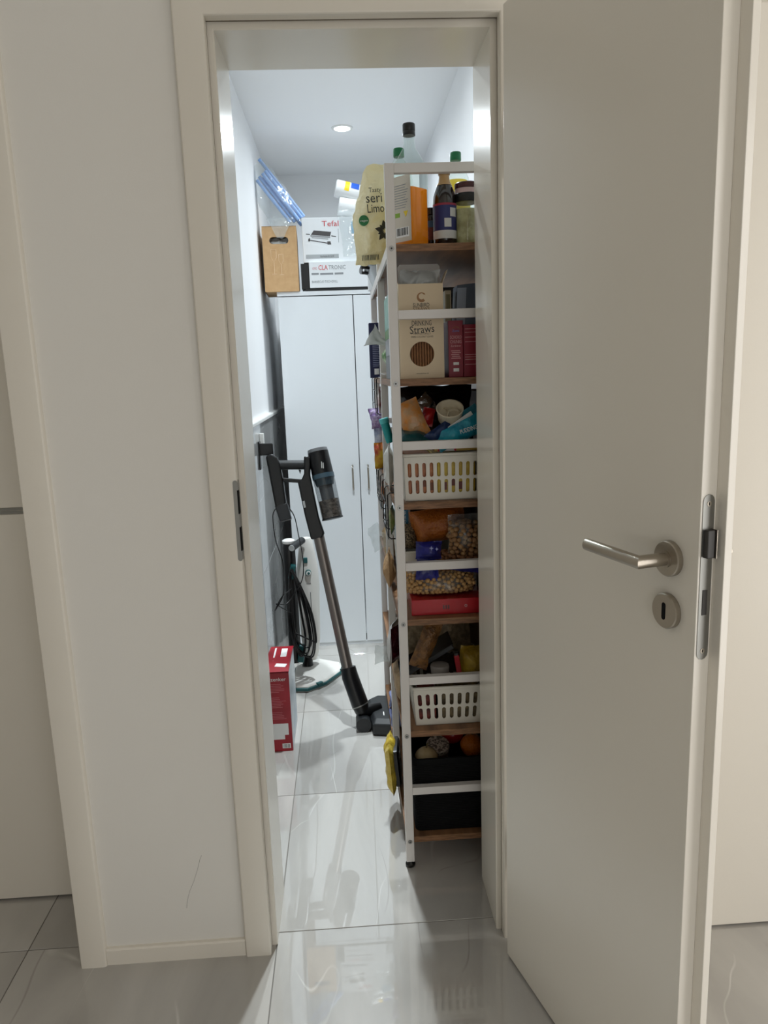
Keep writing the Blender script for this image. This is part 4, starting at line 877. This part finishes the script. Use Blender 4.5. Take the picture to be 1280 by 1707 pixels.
obj('carton', MB().box(0.450, 0.562, 0.325, 0.50, SH[3]+0.1215, SH[3]+0.141), mat('yellow_carton', (208, 170, 76), 0.45), e, bev=0.0012)
n = 28
obj('red_oval', MB().prism([(0.483+0.024*cos(pi*i/n), SH[3]+0.122+0.016*sin(pi*i/n)) for i in range(n+1)], 0.3243, 0.325, 'y'), M_REDP, e)
obj('oval_centre', MB().prism([(0.483+0.019*cos(pi*i/n), SH[3]+0.122+0.0115*sin(pi*i/n)) for i in range(n+1)], 0.3239, 0.3243, 'y'), M_PAPER, e)
obj('stripe', MB().plate(0.510, 0.561, SH[3]+0.130, SH[3]+0.133, 0.325), M_REDP, e)
pk('seed_pack', 'brown speckled seed pack lying at the left on the upper basket', 'pack', TR(0.408, 0.318, SH[3]+0.132, rx=-80), 0.075, 0.12, 0.024, P2('seed_mix', (96, 62, 46), (150, 108, 84), sc=150), 61)
# pile above the basket
pk('snack_bag', 'beige and orange snack bag at the left of the snack pile', 'bag', TR(0.418, 0.358, SH[3]+0.158, rx=-12, ry=-22), 0.066, 0.098, 0.04, P2('snack_beige', (186, 150, 112), (204, 132, 56), sc=40, k=0.12), 62)
pk('snack_bag', 'dark teal bag at the bottom left of the snack pile', 'bag', TR(0.402, 0.312, SH[3]+0.150, rx=-70, rz=8), 0.080, 0.075, 0.024, P2('dark_teal_foil', (18, 78, 80), (12, 56, 62)), 63)
e, o = pk('snack_bag', 'light teal bag with white stripe under the oval cup', 'bag', TR(0.470, 0.346, SH[3]+0.152, ry=58, rx=-8), 0.048, 0.125, 0.030, P2('light_teal_foil', (66, 150, 168), (44, 120, 146)), 64)
obj('white_stripe', MB().box(-0.016, -0.004, -0.0195, -0.014, 0.02, 0.10), M_PAPER, e)
e, o = pk('snack_bag', 'turquoise pudding powder bag at the right of the snack pile', 'bag', TR(0.458, 0.322, SH[3]+0.142, ry=66, rx=-4), 0.050, 0.13, 0.026, P2('turquoise_foil', (22, 150, 172), (10, 122, 150)), 65)
text('PUDDING', 0.016, M_PAPER, e, Matrix.Translation((0.002, -0.0150, 0.085)) @ Matrix.Rotation(pi/2, 4, 'X') @ Matrix.Rotation(radians(82), 4, 'Z'), w=0.045)
pk('snack_bag', 'dark blue bag in the middle of the snack pile', 'bag', TR(0.432, 0.330, SH[3]+0.146, ry=58, rx=-6), 0.034, 0.075, 0.028, P2('dark_blue_foil', (20, 46, 92), (14, 34, 70)), 66)
pk('black_bag', 'large glossy black bag behind the snack pile', 'bag', TR(0.475, 0.545, SH[3]+0.127, rx=-3), 0.22, 0.155, 0.13, P2('black_foil', (14, 12, 14), None, 0.2, (30, 0.9)), 67, crump=0.01, freq=22)
pk('foil_pack', 'crumpled silver foil pack at the upper left of the snack pile', 'pack', TR(0.408, 0.402, SH[3]+0.205, ry=50, rx=-25), 0.052, 0.075, 0.02, mat('silver_foil', (200, 202, 204), 0.22, 1.0, bump=(60, 1.0)), 68, crump=0.008, freq=50)
pk('candy_pack', 'small red sweet wrapper in the middle of the snack pile', 'pack', TR(0.438, 0.372, SH[3]+0.185, ry=14, rx=-10), 0.030, 0.045, 0.02, P2('red_foil', (150, 20, 24), (110, 14, 20)), 69)
pk('candy_pack', 'dark red and blue sweet bag behind the silver foil', 'pack', TR(0.415, 0.412, SH[3]+0.162, rx=-16, ry=8), 0.080, 0.085, 0.03, P2('dark_candy', (70, 22, 26), (28, 34, 66), sc=40), 70)
e = thing('oval_cup', 'white cup lying tilted on the snack pile with its rim to the front', 'cup', local=TR(0.496, 0.350, SH[3]+0.226, rx=38, rz=-6))
obj('cup', MB().lathe([(0.028, -0.034), (0.030, -0.032), (0.0335, -0.003), (0.0350, 0.0), (0.0350, 0.0025), (0.0325, 0.003), (0.0310, -0.002), (0.0285, -0.018), (0.0, -0.019)], 40), mat('cup_cream', (226, 216, 190), 0.45), e, smooth=40)
obj('inner_lid', MB().lathe([(0.0165, -0.0195), (0.0165, -0.012), (0.0145, -0.011), (0.013, -0.0165), (0.0, -0.017)], 32, 0.010, 0.0), mat('cup_cream2', (214, 204, 178), 0.45), e, smooth=40)
obj('divider', MB().tube([(-0.006+0.010*(1-(k/5-1)**2)-0.008, -0.024+0.0048*k, -0.006-0.010*abs(k/5-1)) for k in range(11)], 0.0018, 8), MATS['cup_cream'], e, smooth=60)

# ---------------------------------------------------------------- fourth level from below: red box, pulses and nuts
Z = SH[2]
e = thing('red_box', 'flat red box in cling film on the middle shelf', 'box', (0.47, 0.38, Z))
obj('carton', MB().box(0.381, 0.572, 0.310, 0.47, Z+0.0006, Z+0.042), mat('scarlet_carton', (186, 14, 30), 0.4, spec=0.3), e, bev=0.0012)
obj('print', MB().plate(0.4625, 0.4665, Z+0.015, Z+0.026, 0.310).plate(0.469, 0.473, Z+0.015, Z+0.026, 0.31).plate(0.4755, 0.4795, Z+0.015, Z+0.026, 0.31), mat('deep_red_print', (78, 14, 20), 0.5), e)
n = 16; obj('ring_print', MB().tube([(0.523+0.003*cos(2*pi*i/n), 0.3096, Z+0.022+0.003*sin(2*pi*i/n)) for i in range(n)], 0.0005, 4, close=True), M_PAPER, e)
cf = MB().box(0.3795, 0.5735, 0.3085, 0.4715, Z+0.0003, Z+0.0432)
obj('cling_film', cf, film('cling', (238, 240, 240), 0.995, 0.08, (40, 0.2), (252, 252, 252), 1.25), e)
# chickpeas
def blob(cx, cy, cz, hx, hy, hz, r, seed, front=True, n=260):
    rr = random.Random(seed); pts = []; tries = 0
    while len(pts) < n and tries < n*40:
        tries += 1
        u, v = rr.uniform(-1, 1), rr.uniform(-1, 1)
        if rr.random() < 0.72: y = -sqrt(max(0, 1-abs(u)**3))*sqrt(max(0, 1-abs(v)**2.6)); w_ = v; p = Vector((cx+u*hx, cy+y*hy, cz+w_*hz))
        else:
            y = rr.uniform(-1, 1)
            zz = sqrt(max(0, 1-abs(u)**3))*sqrt(max(0, 1-abs(y)**2.6)); p = Vector((cx+u*hx, cy+y*hy, cz+zz*hz))
        if all((p-q).length > r*1.55 for q in pts): pts.append(p)
    return pts
M_CHICK = mat('chickpea', (196, 158, 104), 0.55, var=(120, (176, 134, 82)))
e = thing('chickpea_bag', 'clear bag of chickpeas lying on the flat red box', 'bag', (0.46, 0.37, Z+0.0435))
pts = blob(0.462, 0.375, Z+0.0775, 0.088, 0.058, 0.029, 0.0062, 3, n=330)
beads(pts, 0.0062, M_CHICK, 'chickpeas', e)
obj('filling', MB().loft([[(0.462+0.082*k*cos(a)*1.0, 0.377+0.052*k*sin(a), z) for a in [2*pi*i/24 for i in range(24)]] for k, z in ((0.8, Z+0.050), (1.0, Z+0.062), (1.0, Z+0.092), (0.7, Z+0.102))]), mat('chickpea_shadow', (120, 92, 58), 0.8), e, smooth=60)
B_ = pouch(0.075, 0.20, 0.10, 71, crump=0.005, nx=18, ny=22, freq=40); B_.v = [tuple(TR(0.562, 0.373, Z+0.0775, ry=-90) @ Vector((x, y*1.3, z))) for x, y, z in B_.v]
obj('clear_bag', B_, M_CLEAR, e, smooth=60)
# hazelnuts in a blue-trimmed bag
M_BAGB = P2('royal_blue_foil', (38, 40, 128), (26, 28, 96), 0.3)
M_NUT = mat('hazelnut', (150, 104, 66), 0.5, var=(100, (122, 80, 48)))
e = thing('hazelnut_bag', 'royal blue bag of hazelnuts draped over the chickpea bag', 'bag', (0.49, 0.40, Z+0.105))
beads(blob(0.497, 0.400, Z+0.122, 0.075, 0.055, 0.022, 0.0072, 5, n=150), 0.0070, M_NUT, 'hazelnuts', e)
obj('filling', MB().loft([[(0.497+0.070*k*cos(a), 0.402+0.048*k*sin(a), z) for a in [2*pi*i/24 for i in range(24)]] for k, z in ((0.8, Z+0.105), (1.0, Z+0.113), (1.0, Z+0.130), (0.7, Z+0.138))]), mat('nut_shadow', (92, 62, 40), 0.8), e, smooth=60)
B_ = pouch(0.060, 0.055, 0.022, 72, crump=0.006, nx=12, ny=12); B_.v = [tuple(TR(0.424, 0.322, Z+0.092, rx=-8, ry=6) @ Vector(p)) for p in B_.v]
obj('bag_mouth', B_, M_BAGB, e, smooth=60)
B_ = pouch(0.024, 0.13, 0.014, 73, crump=0.003, nx=8, ny=16); B_.v = [tuple(TR(0.438, 0.338, Z+0.131, ry=98, rx=0) @ Vector(p)) for p in B_.v]
obj('blue_band', B_, M_BAGB, e, smooth=60)
# white tray behind, and the bags on it
e = thing('white_tray', 'white plastic tray behind the chickpea bag', 'tray', (0.47, 0.60, Z))
t = MB()
def rg(i_, z): return [(x, y, z) for x, y in rrect(0.362+i_, 0.59-i_, 0.44+i_, 0.74-i_, 0.02)]
t.loft([rg(0.010, Z+0.0004), rg(0.002, Z+0.135), rg(0.0, Z+0.137), rg(0.0, Z+0.141), rg(0.006, Z+0.141), rg(0.014, Z+0.004)])
obj('tray', t, M_BASK, e, smooth=40)
M_LENT = P2('orange_pulse', (178, 104, 40), (160, 84, 26), 0.35, (140, 0.4), 160)
e, o = pk('lentil_bag', 'plump bag of orange lentils lying on the pulse pile', 'bag', TR(0.402, 0.475, Z+0.197, ry=80, rx=0, rz=-10), 0.096, 0.15, 0.088, M_LENT, 74, crump=0.004, px=2.6, py=5)
pts = blob(0.532, 0.385, Z+0.186, 0.036, 0.035, 0.045, 0.0078, 8, n=120)
e = thing('mixed_nut_bag', 'clear bag of whole hazelnuts at the right of the lentil bag', 'bag', (0.53, 0.385, Z+0.142))
beads(pts, 0.0076, mat('mixed_nut', (176, 138, 92), 0.5, var=(60, (146, 104, 66))), 'nuts', e)
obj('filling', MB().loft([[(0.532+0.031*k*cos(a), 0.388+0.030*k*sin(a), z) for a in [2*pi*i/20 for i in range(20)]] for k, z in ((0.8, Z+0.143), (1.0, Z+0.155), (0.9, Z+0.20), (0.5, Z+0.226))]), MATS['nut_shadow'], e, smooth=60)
B_ = pouch(0.082, 0.11, 0.080, 75, crump=0.006, nx=14, ny=14); B_.v = [(x+0.532, y+0.385, z+Z+0.140) for x, y, z in B_.v]
obj('clear_bag', B_, M_CLEAR, e, smooth=60)
e, o = pk('nut_pouch', 'royal blue nut pouch with white star print below the lentil bag', 'pouch', TR(0.430, 0.330, Z+0.146, rx=-10, ry=3), 0.068, 0.046, 0.05, M_BAGB, 76, py=4)
st = MB()
for sx, sz, r in ((0.004, 0.030, 0.006), (0.018, 0.028, 0.005)):
    p8 = [(sx+(r if i % 2 == 0 else r*0.35)*cos(2*pi*i/8), sz+(r if i % 2 == 0 else r*0.35)*sin(2*pi*i/8)) for i in range(8)]; st.prism(p8, -0.0275, -0.0235, 'y')
obj('star_print', st, mat('star_pale', (150, 156, 206), 0.5), e)
pk('herb_bag', 'dark speckled bag of dried herbs at the left above the white tray', 'bag', TR(0.388, 0.470, Z+0.1425, rx=-12), 0.062, 0.070, 0.05, P2('dried_herbs', (58, 48, 36), (140, 122, 92), 0.6, (160, 0.6), 220, 0.06), 77)
e = thing('blue_box', 'blue box with white upright lettering standing behind the herb bag', 'box', (0.378, 0.52, Z+0.142))
obj('carton', MB().box(0.362, 0.3960, 0.52, 0.60, Z+0.1425, Z+0.262), mat('azure_carton', (52, 122, 158), 0.45), e, bev=0.001)
text('LINSEN', 0.014, M_PAPER, e, FY(0.384, 0.5197, Z+0.222, radians(-90)), w=0.05)

# ---------------------------------------------------------------- second lowest shelf: pile over the basket
Z = SH[1]
pk('pasta_bag', 'clear bag of brown pasta leaning left on the lower pile', 'bag', TR(0.395, 0.352, Z+0.150, ry=24, rx=-10), 0.05, 0.135, 0.034, P2('brown_pasta', (132, 92, 46), (92, 62, 32), 0.4, (110, 0.6), 60), 81)
pk('flake_bag', 'big pale bag of oat flakes at the back of the lower pile', 'bag', TR(0.475, 0.535, Z+0.118, rx=-10), 0.20, 0.160, 0.09, P2('oat_flakes', (158, 138, 108), (122, 104, 78), 0.45, (60, 0.6), 70), 82)
e = thing('baking_tin', 'black baking tin slanting across the lower pile', 'tin', local=TR(0.420, 0.400, Z+0.160, ry=-30))
obj('tin', MB().box(-0.075, 0.085, -0.045, 0.05, -0.006, 0.006).box(-0.079, 0.089, -0.049, 0.054, 0.006, 0.009), M_BLACK, e, bev=0.002)
e = thing('grey_beaker', 'translucent grey plastic beaker in the lower pile', 'beaker', local=TR(0.455, 0.345, Z+0.118))
obj('beaker', MB().lathe([(0.020, 0.0), (0.022, 0.002), (0.026, 0.034), (0.024, 0.040), (0.019, 0.041)], 28), film('beaker_grey', (148, 142, 136), 0.25, 0.3, None), e, smooth=40)
e = thing('lighter', 'red stick lighter upright beside the yellow bag', 'lighter', local=TR(0.5100, 0.352, Z+0.118, ry=-8))
obj('lighter_body', MB().box(-0.007, 0.007, -0.005, 0.005, 0, 0.062), mat('lighter_red', (168, 24, 36), 0.35), e, bev=0.002)
obj('metal_tip', MB().box(-0.005, 0.005, -0.004, 0.004, 0.062, 0.068), M_DARK, e)
pk('yellow_bag', 'olive-yellow bag at the right of the lower pile', 'bag', TR(0.545, 0.365, Z+0.112, rx=-8, ry=6), 0.075, 0.085, 0.05, P2('olive_yellow', (168, 140, 36), (140, 112, 28), 0.35, (50, 0.6)), 83, crump=0.007)
pk('dark_bag', 'dark brown bag low in the middle of the lower pile', 'bag', TR(0.490, 0.375, Z+0.122, rx=-80), 0.15, 0.10, 0.018, P2('dark_brown_foil', (52, 38, 34), (36, 26, 26)), 84)
for x0, x1, c1, lab in ((0.392, 0.44, (120, 40, 30), 'reddish pack inside the lower slotted basket'), (0.445, 0.56, (130, 112, 74), 'tan pack inside the lower slotted basket')):
    e = thing('food_pack', lab, 'pack', ((x0+x1)/2, 0.36, Z+0.003), 'packs in the lower basket')
    obj('carton', MB().box(x0, x1, 0.318, 0.40, Z+0.003, Z+0.095), mat('food_%d' % c1[0], c1, 0.5, var=(60, tuple(int(v*0.6) for v in c1))), e, bev=0.003)
    obj('fold', MB().box(x0+0.004, x1-0.004, 0.34, 0.38, Z+0.095, Z+0.099), mat('food_%d' % c1[0]), e)

# ---------------------------------------------------------------- lowest shelf: dark ribbed basket with fruit
Z = SH[0]
e = thing('ribbed_basket', 'black ribbed basket on the lowest shelf', 'basket', (0.47, 0.45, Z))
rb = MB(); rings = []
nr = 80
for k in range(nr+1):
    z = Z+0.0004+0.205*k/nr; b = 0.0011 if k % 2 else 0.0; f = 0.006*(1-k/nr)
    rings.append([(x, y, z) for x, y in rrect(0.369+f-b, 0.60-f+b, 0.300+f-b, 0.60-f+b, 0.016)])
rings += [[(x, y, z) for x, y in rrect(0.369+i_, 0.60-i_, 0.300+i_, 0.60-i_, 0.014)] for i_, z in ((0.004, Z+0.205), (0.010, Z+0.006))]
obj('ribbed_wall', rb.loft(rings), mat('basket_black', (10, 11, 12), 0.75, spec=0.15), e)
rim = MB()
rim.loft([[(x, y, z) for x, y in rrect(0.366+i_, 0.603-i_, 0.297+i_, 0.603-i_, 0.016)] for i_, z in ((0.0, Z+0.203), (0.0, Z+0.218), (0.007, Z+0.218), (0.007, Z+0.203), (0.0, Z+0.203))], cap=False)
obj('rim', rim, MATS['basket_black'], e)
def fruit(nm, lab, cat, c, r, m, flat=1.0, stem=None):
    e = thing(nm, lab, cat, (c[0], c[1], c[2]-r*flat))
    obj('flesh', MB().lathe([(max(0.001, r*sin(pi*k/14)*(1+0.03*sin(k))), c[2]-r*flat*cos(pi*k/14)) for k in range(15)], 24, c[0], c[1]), m, e, smooth=80)
    if stem: obj('stem', MB().tube([(c[0], c[1], c[2]+r*flat*0.92), (c[0]+0.004, c[1], c[2]+r*flat+0.012)], 0.0025, 8), stem, e, smooth=60)
M_STEM = mat('stem_brown', (92, 78, 48), 0.8)
fruit('onion', 'pale onion at the left in the black basket', 'onion', (0.415, 0.37, Z+0.185), 0.032, mat('pale_onion', (196, 176, 136), 0.5, var=(30, (170, 146, 104))), 0.9, M_STEM)
fruit('tomato', 'red tomato at the back of the black basket', 'tomato', (0.503, 0.475, Z+0.198), 0.034, mat('tomato_red', (158, 26, 22), 0.25), 0.88, mat('stem_green', (60, 90, 40), 0.8))
fruit('orange', 'orange fruit at the right in the black basket', 'orange', (0.555, 0.43, Z+0.180), 0.035, mat('orange_peel', (206, 112, 24), 0.4, bump=(220, 0.3)), 0.95, M_STEM)
e = thing('lidded_jar', 'jar with patterned white lid in the middle of the black basket', 'jar', local=TR(0.452, 0.43, Z+0.125, rx=18))
obj('glass', MB().lathe([(0.028, 0.0), (0.031, 0.003), (0.031, 0.07)], 28), mat('jar_brown', (110, 84, 66), 0.3), e, smooth=40)
obj('lid', MB().lathe([(0.032, 0.068), (0.033, 0.070), (0.033, 0.082), (0.031, 0.084)], 28), mat('lid_weave', (184, 170, 156), 0.5, var=(160, (96, 84, 76), 0.05)), e, smooth=40)
pk('vegetable_sack', 'dark net sack filling the bottom of the black basket', 'sack', TR(0.480, 0.385, Z+0.012, rx=0), 0.18, 0.105, 0.13, P2('net_dark', (50, 40, 34), (34, 28, 24), 0.8), 91, px=6, py=6)

# ================================================================ things sticking out along the rack edge
# black wire baskets hung under the boards
def wire_hanger(lab, y0, y1, zs, drop):
    e = thing('hanging_wire_basket', lab, 'wire basket', (0.36, (y0+y1)/2, zs-drop), 'black wire baskets hung under the boards')
    z1 = zs+0.0025; x0 = 0.3345
    for y in (y0, (y0+y1)/2, y1):
        obj('wire', MB().tube([(0.46, y, z1), (x0+0.006, y, z1), (x0, y, z1-0.006), (x0, y, zs-drop+0.006), (x0+0.006, y, zs-drop), (0.359, y, zs-drop)], 0.0019, 6), M_BLACK, e, smooth=60)
    for z in (zs-drop*0.35, zs-drop+0.030, zs-drop):
        obj('cross_wire', MB().tube([(x0, y0, z), (x0, y1, z)], 0.0016, 6), M_BLACK, e, smooth=60)
wire_hanger('black wire basket hung under the shelf of the navy box', 0.86, 1.20, SH[4], 0.115)
wire_hanger('black wire basket hung under the board above the pulses, nearest the front post', 0.44, 0.70, SH[3], 0.125)
wire_hanger('black wire basket hung under the board above the pulses, behind the second post', 0.82, 1.10, SH[3], 0.110)
pk('herb_packet', 'green herb packet in the wire basket nearest the front post', 'packet', TR(0.3495, 0.51, SH[3]-0.1225, rz=78), 0.06, 0.075, 0.020, P2('herb_green', (112, 138, 66), (170, 168, 120), 0.4, sc=60), 101)
pk('spice_packet', 'orange and white spice packet in the wire basket behind the second post', 'packet', TR(0.3495, 0.90, SH[3]-0.1075, rz=75), 0.06, 0.085, 0.020, P2('spice_orange', (214, 130, 84), (232, 222, 204), 0.4, sc=50), 102)
pk('spice_packet', 'white and red spice packet in the wire basket under the navy box', 'packet', TR(0.3495, 0.92, SH[4]-0.1125, rz=75), 0.06, 0.085, 0.020, P2('spice_red', (222, 214, 206), (150, 60, 60), 0.4, sc=45), 103)
# third board, side: stack of packs with a purple net on top
Z = SH[3]
pk('noodle_pack', 'yellow noodle pack at the rack edge with red print', 'pack', TR(0.352, 0.99, Z+0.001, rz=20), 0.060, 0.088, 0.04, P2('noodle_yellow', (216, 178, 44), (176, 60, 40), 0.4, sc=28), 104)
pk('rice_pack', 'pale blue and white pack standing behind the yellow noodle pack', 'pack', TR(0.354, 1.045, Z+0.001, rz=20), 0.055, 0.135, 0.04, P2('rice_blue', (132, 152, 190), (206, 214, 226), 0.4, sc=45), 105)
pk('lavender_bag', 'purple net bag on top of the packs at the rack edge', 'bag', TR(0.348, 1.02, Z+0.137, rz=20, ry=-8), 0.060, 0.070, 0.05, P2('lavender_net', (160, 132, 196), (206, 190, 224), 0.5, (90, 0.9), 90), 106, crump=0.009)
e = thing('teal_tube', 'teal tube lying out over the rack edge', 'tube', local=TR(0.356, 0.585, Z+0.125, ry=-14, rx=0))
obj('tube', MB().lathe([(0.010, 0.0), (0.0115, 0.004), (0.0125, 0.058)], 18), mat('teal_tube', (34, 156, 158), 0.4), e, smooth=40)
obj('cap', MB().lathe([(0.0135, 0.058), (0.0138, 0.060), (0.0138, 0.070), (0.0125, 0.072)], 18), mat('aqua_cap', (88, 196, 198), 0.4), e, smooth=40)
pk('flour_bag', 'white bag with folded top beside the upper slotted basket', 'bag', TR(0.3475, 0.52, Z+0.001, rz=85), 0.11, 0.124, 0.030, P2('flour_white', (226, 224, 218), (206, 204, 196), 0.5, (40, 0.6)), 107, crump=0.008)
# middle board, side: paper bag, dish rim and crumpled wrapper
Z = SH[2]
pk('paper_bag', 'brown paper bag leaning out at the rack edge of the middle shelf', 'bag', TR(0.342, 0.60, Z+0.001, rz=86, rx=0), 0.13, 0.105, 0.032, P2('brown_paper', (186, 150, 108), (170, 132, 92), 0.8, (60, 0.6)), 108, crump=0.007)
pk('bread_bag', 'clear wrapped flatbread jutting out at the second post', 'bag', TR(0.366, 0.90, Z+0.001, rz=76), 0.14, 0.150, 0.05, P2('flatbread', (206, 180, 140), (178, 146, 104), 0.6, (50, 0.5)), 109, crump=0.006)
e2_ = thing('crumpled_wrapper', 'crumpled clear wrapper end beside the cabinet doors', 'wrapper', local=TR(0.330, 0.80, Z+0.070, ry=-20, rz=15))
obj('film', pouch(0.050, 0.080, 0.02, 110, crump=0.010, nx=12, ny=14, freq=45, topw=0.7), M_CLEAR, e2_, smooth=60)
# second lowest board, side: white bowl, maroon pack, wrapper
Z = SH[1]
pk('white_bag', 'white folded bag drooping over the rack edge near the floor head', 'bag', TR(0.346, 0.57, Z+0.085, rz=70, ry=0, rx=6), 0.12, 0.135, 0.05, P2('bag_white', (228, 228, 226), None, 0.4, (40, 0.4)), 111)
pk('maroon_pack', 'dark maroon foil pack in front of the white folded bag', 'pack', TR(0.352, 0.475, Z+0.13, rz=60, ry=0), 0.085, 0.100, 0.035, P2('maroon_foil', (62, 14, 22), (44, 8, 16), 0.25, (60, 0.5)), 112)
pk('storage_tub', 'pale tub of brown contents under the white folded bag', 'tub', TR(0.356, 0.545, Z+0.001, rz=88), 0.16, 0.083, 0.028, P2('tub_tan', (186, 160, 124), (160, 132, 96), 0.5), 114, px=8, py=8)
e2_ = thing('crumpled_wrapper', 'crimped clear wrapper end beside the white folded bag', 'wrapper', local=TR(0.338, 0.585, Z+0.102, ry=-88, rz=10))
obj('film', pouch(0.050, 0.050, 0.012, 113, crump=0.007, nx=12, ny=12, freq=55, topw=1.2), M_CLEAR2, e2_, smooth=60)
# lowest board, side
Z = SH[0]
e = thing('biscuit_tray', 'yellow foil pack with black tray at the edge of the lowest shelf', 'pack', local=TR(0.331, 0.545, Z+0.0005, rz=84, rx=-4))
obj('bag', pouch(0.13, 0.150, 0.032, 115, crump=0.006, nx=16, ny=16, px=9, py=9, seam=0.03), P2('gold_foil', (196, 164, 40), (222, 196, 84), 0.25, (40, 0.6)), e, smooth=60)
obj('black_tray', MB().loft([[(x, y, z) for x, z in rrect(-0.052+i_, 0.058-i_, 0.018+i_, 0.135-i_, 0.012)] for i_, y in ((0.0, -0.012), (0.0, -0.022), (0.006, -0.026))]), M_BLACK, e, smooth=30)
q = MB()
for r_ in range(7):
    for c_ in range(3): q.box(-0.038+0.026*c_, -0.022+0.026*c_, -0.0268, -0.0255, 0.034+0.012*r_, 0.039+0.012*r_)
obj('tray_print', q, mat('tray_print', (120, 116, 108), 0.5), e)
e = thing('hose_coil', 'blue-grey coiled hose at the edge of the lowest shelf behind the floor head', 'hose', (0.40, 0.93, Z))
for k in range(5):
    r = 0.058+0.002*(k % 2); obj('coil', MB().tube([(0.352+0.011*k+0.004*sin(3*a), 0.93+r*cos(a), Z+0.0665+r*sin(a)) for a in [2*pi*i/28 for i in range(28)]], 0.0060, 8, close=True), mat('hose_blue', (112, 120, 158), 0.45), e, smooth=60)

# added cartons further back, blocking the lit wall so the gaps stay dark
for z, h_, x0, x1, c, lab in ((SH[1], 0.265, 0.405, 0.640, (104, 78, 54), 'added brown light-blocking carton behind the lower pile'), (SH[2], 0.262, 0.600, 0.655, (88, 70, 56), 'added narrow brown light-blocking carton at the wall end behind the pulse pile'),
                              (SH[4], 0.245, 0.500, 0.655, (66, 62, 62), 'added dark grey light-blocking carton behind the chocolate boxes'), (SH[3], 0.262, 0.600, 0.655, (60, 52, 50), 'added narrow dark light-blocking carton at the wall end behind the snack pile')):
    y0 = 0.60 if x0 < 0.6 else 0.40
    e = thing('light_block_carton', lab, 'box', ((x0+x1)/2, y0+0.06, z), 'added light-blocking cartons at the back of the boards')
    obj('carton', MB().box(x0, x1, y0+0.015, 0.755, z+0.0005, z+h_), mat('light_block_carton_%d' % c[0], c, 0.8), e, bev=0.0015)
    obj('lid_edge', MB().box(x0-0.002, x1+0.002, y0+0.012, 0.758, z+h_-0.03, z+h_+0.002), mat('light_block_carton_%d' % c[0]), e, bev=0.001)

e = thing('light_block_carton', 'added dark brown light-blocking carton on the white tray behind the lentil bag', 'box', (0.53, 0.68, SH[2]+0.1415), 'added light-blocking cartons at the back of the boards')  # added to cover the bright gap beside the lentil bag
obj('carton', MB().box(0.410, 0.592, 0.615, 0.745, SH[2]+0.1415, SH[2]+0.262), mat('light_block_carton_88'), e, bev=0.0015)
obj('lid_edge', MB().box(0.408, 0.594, 0.612, 0.748, SH[2]+0.238, SH[2]+0.264), mat('light_block_carton_88'), e, bev=0.001)
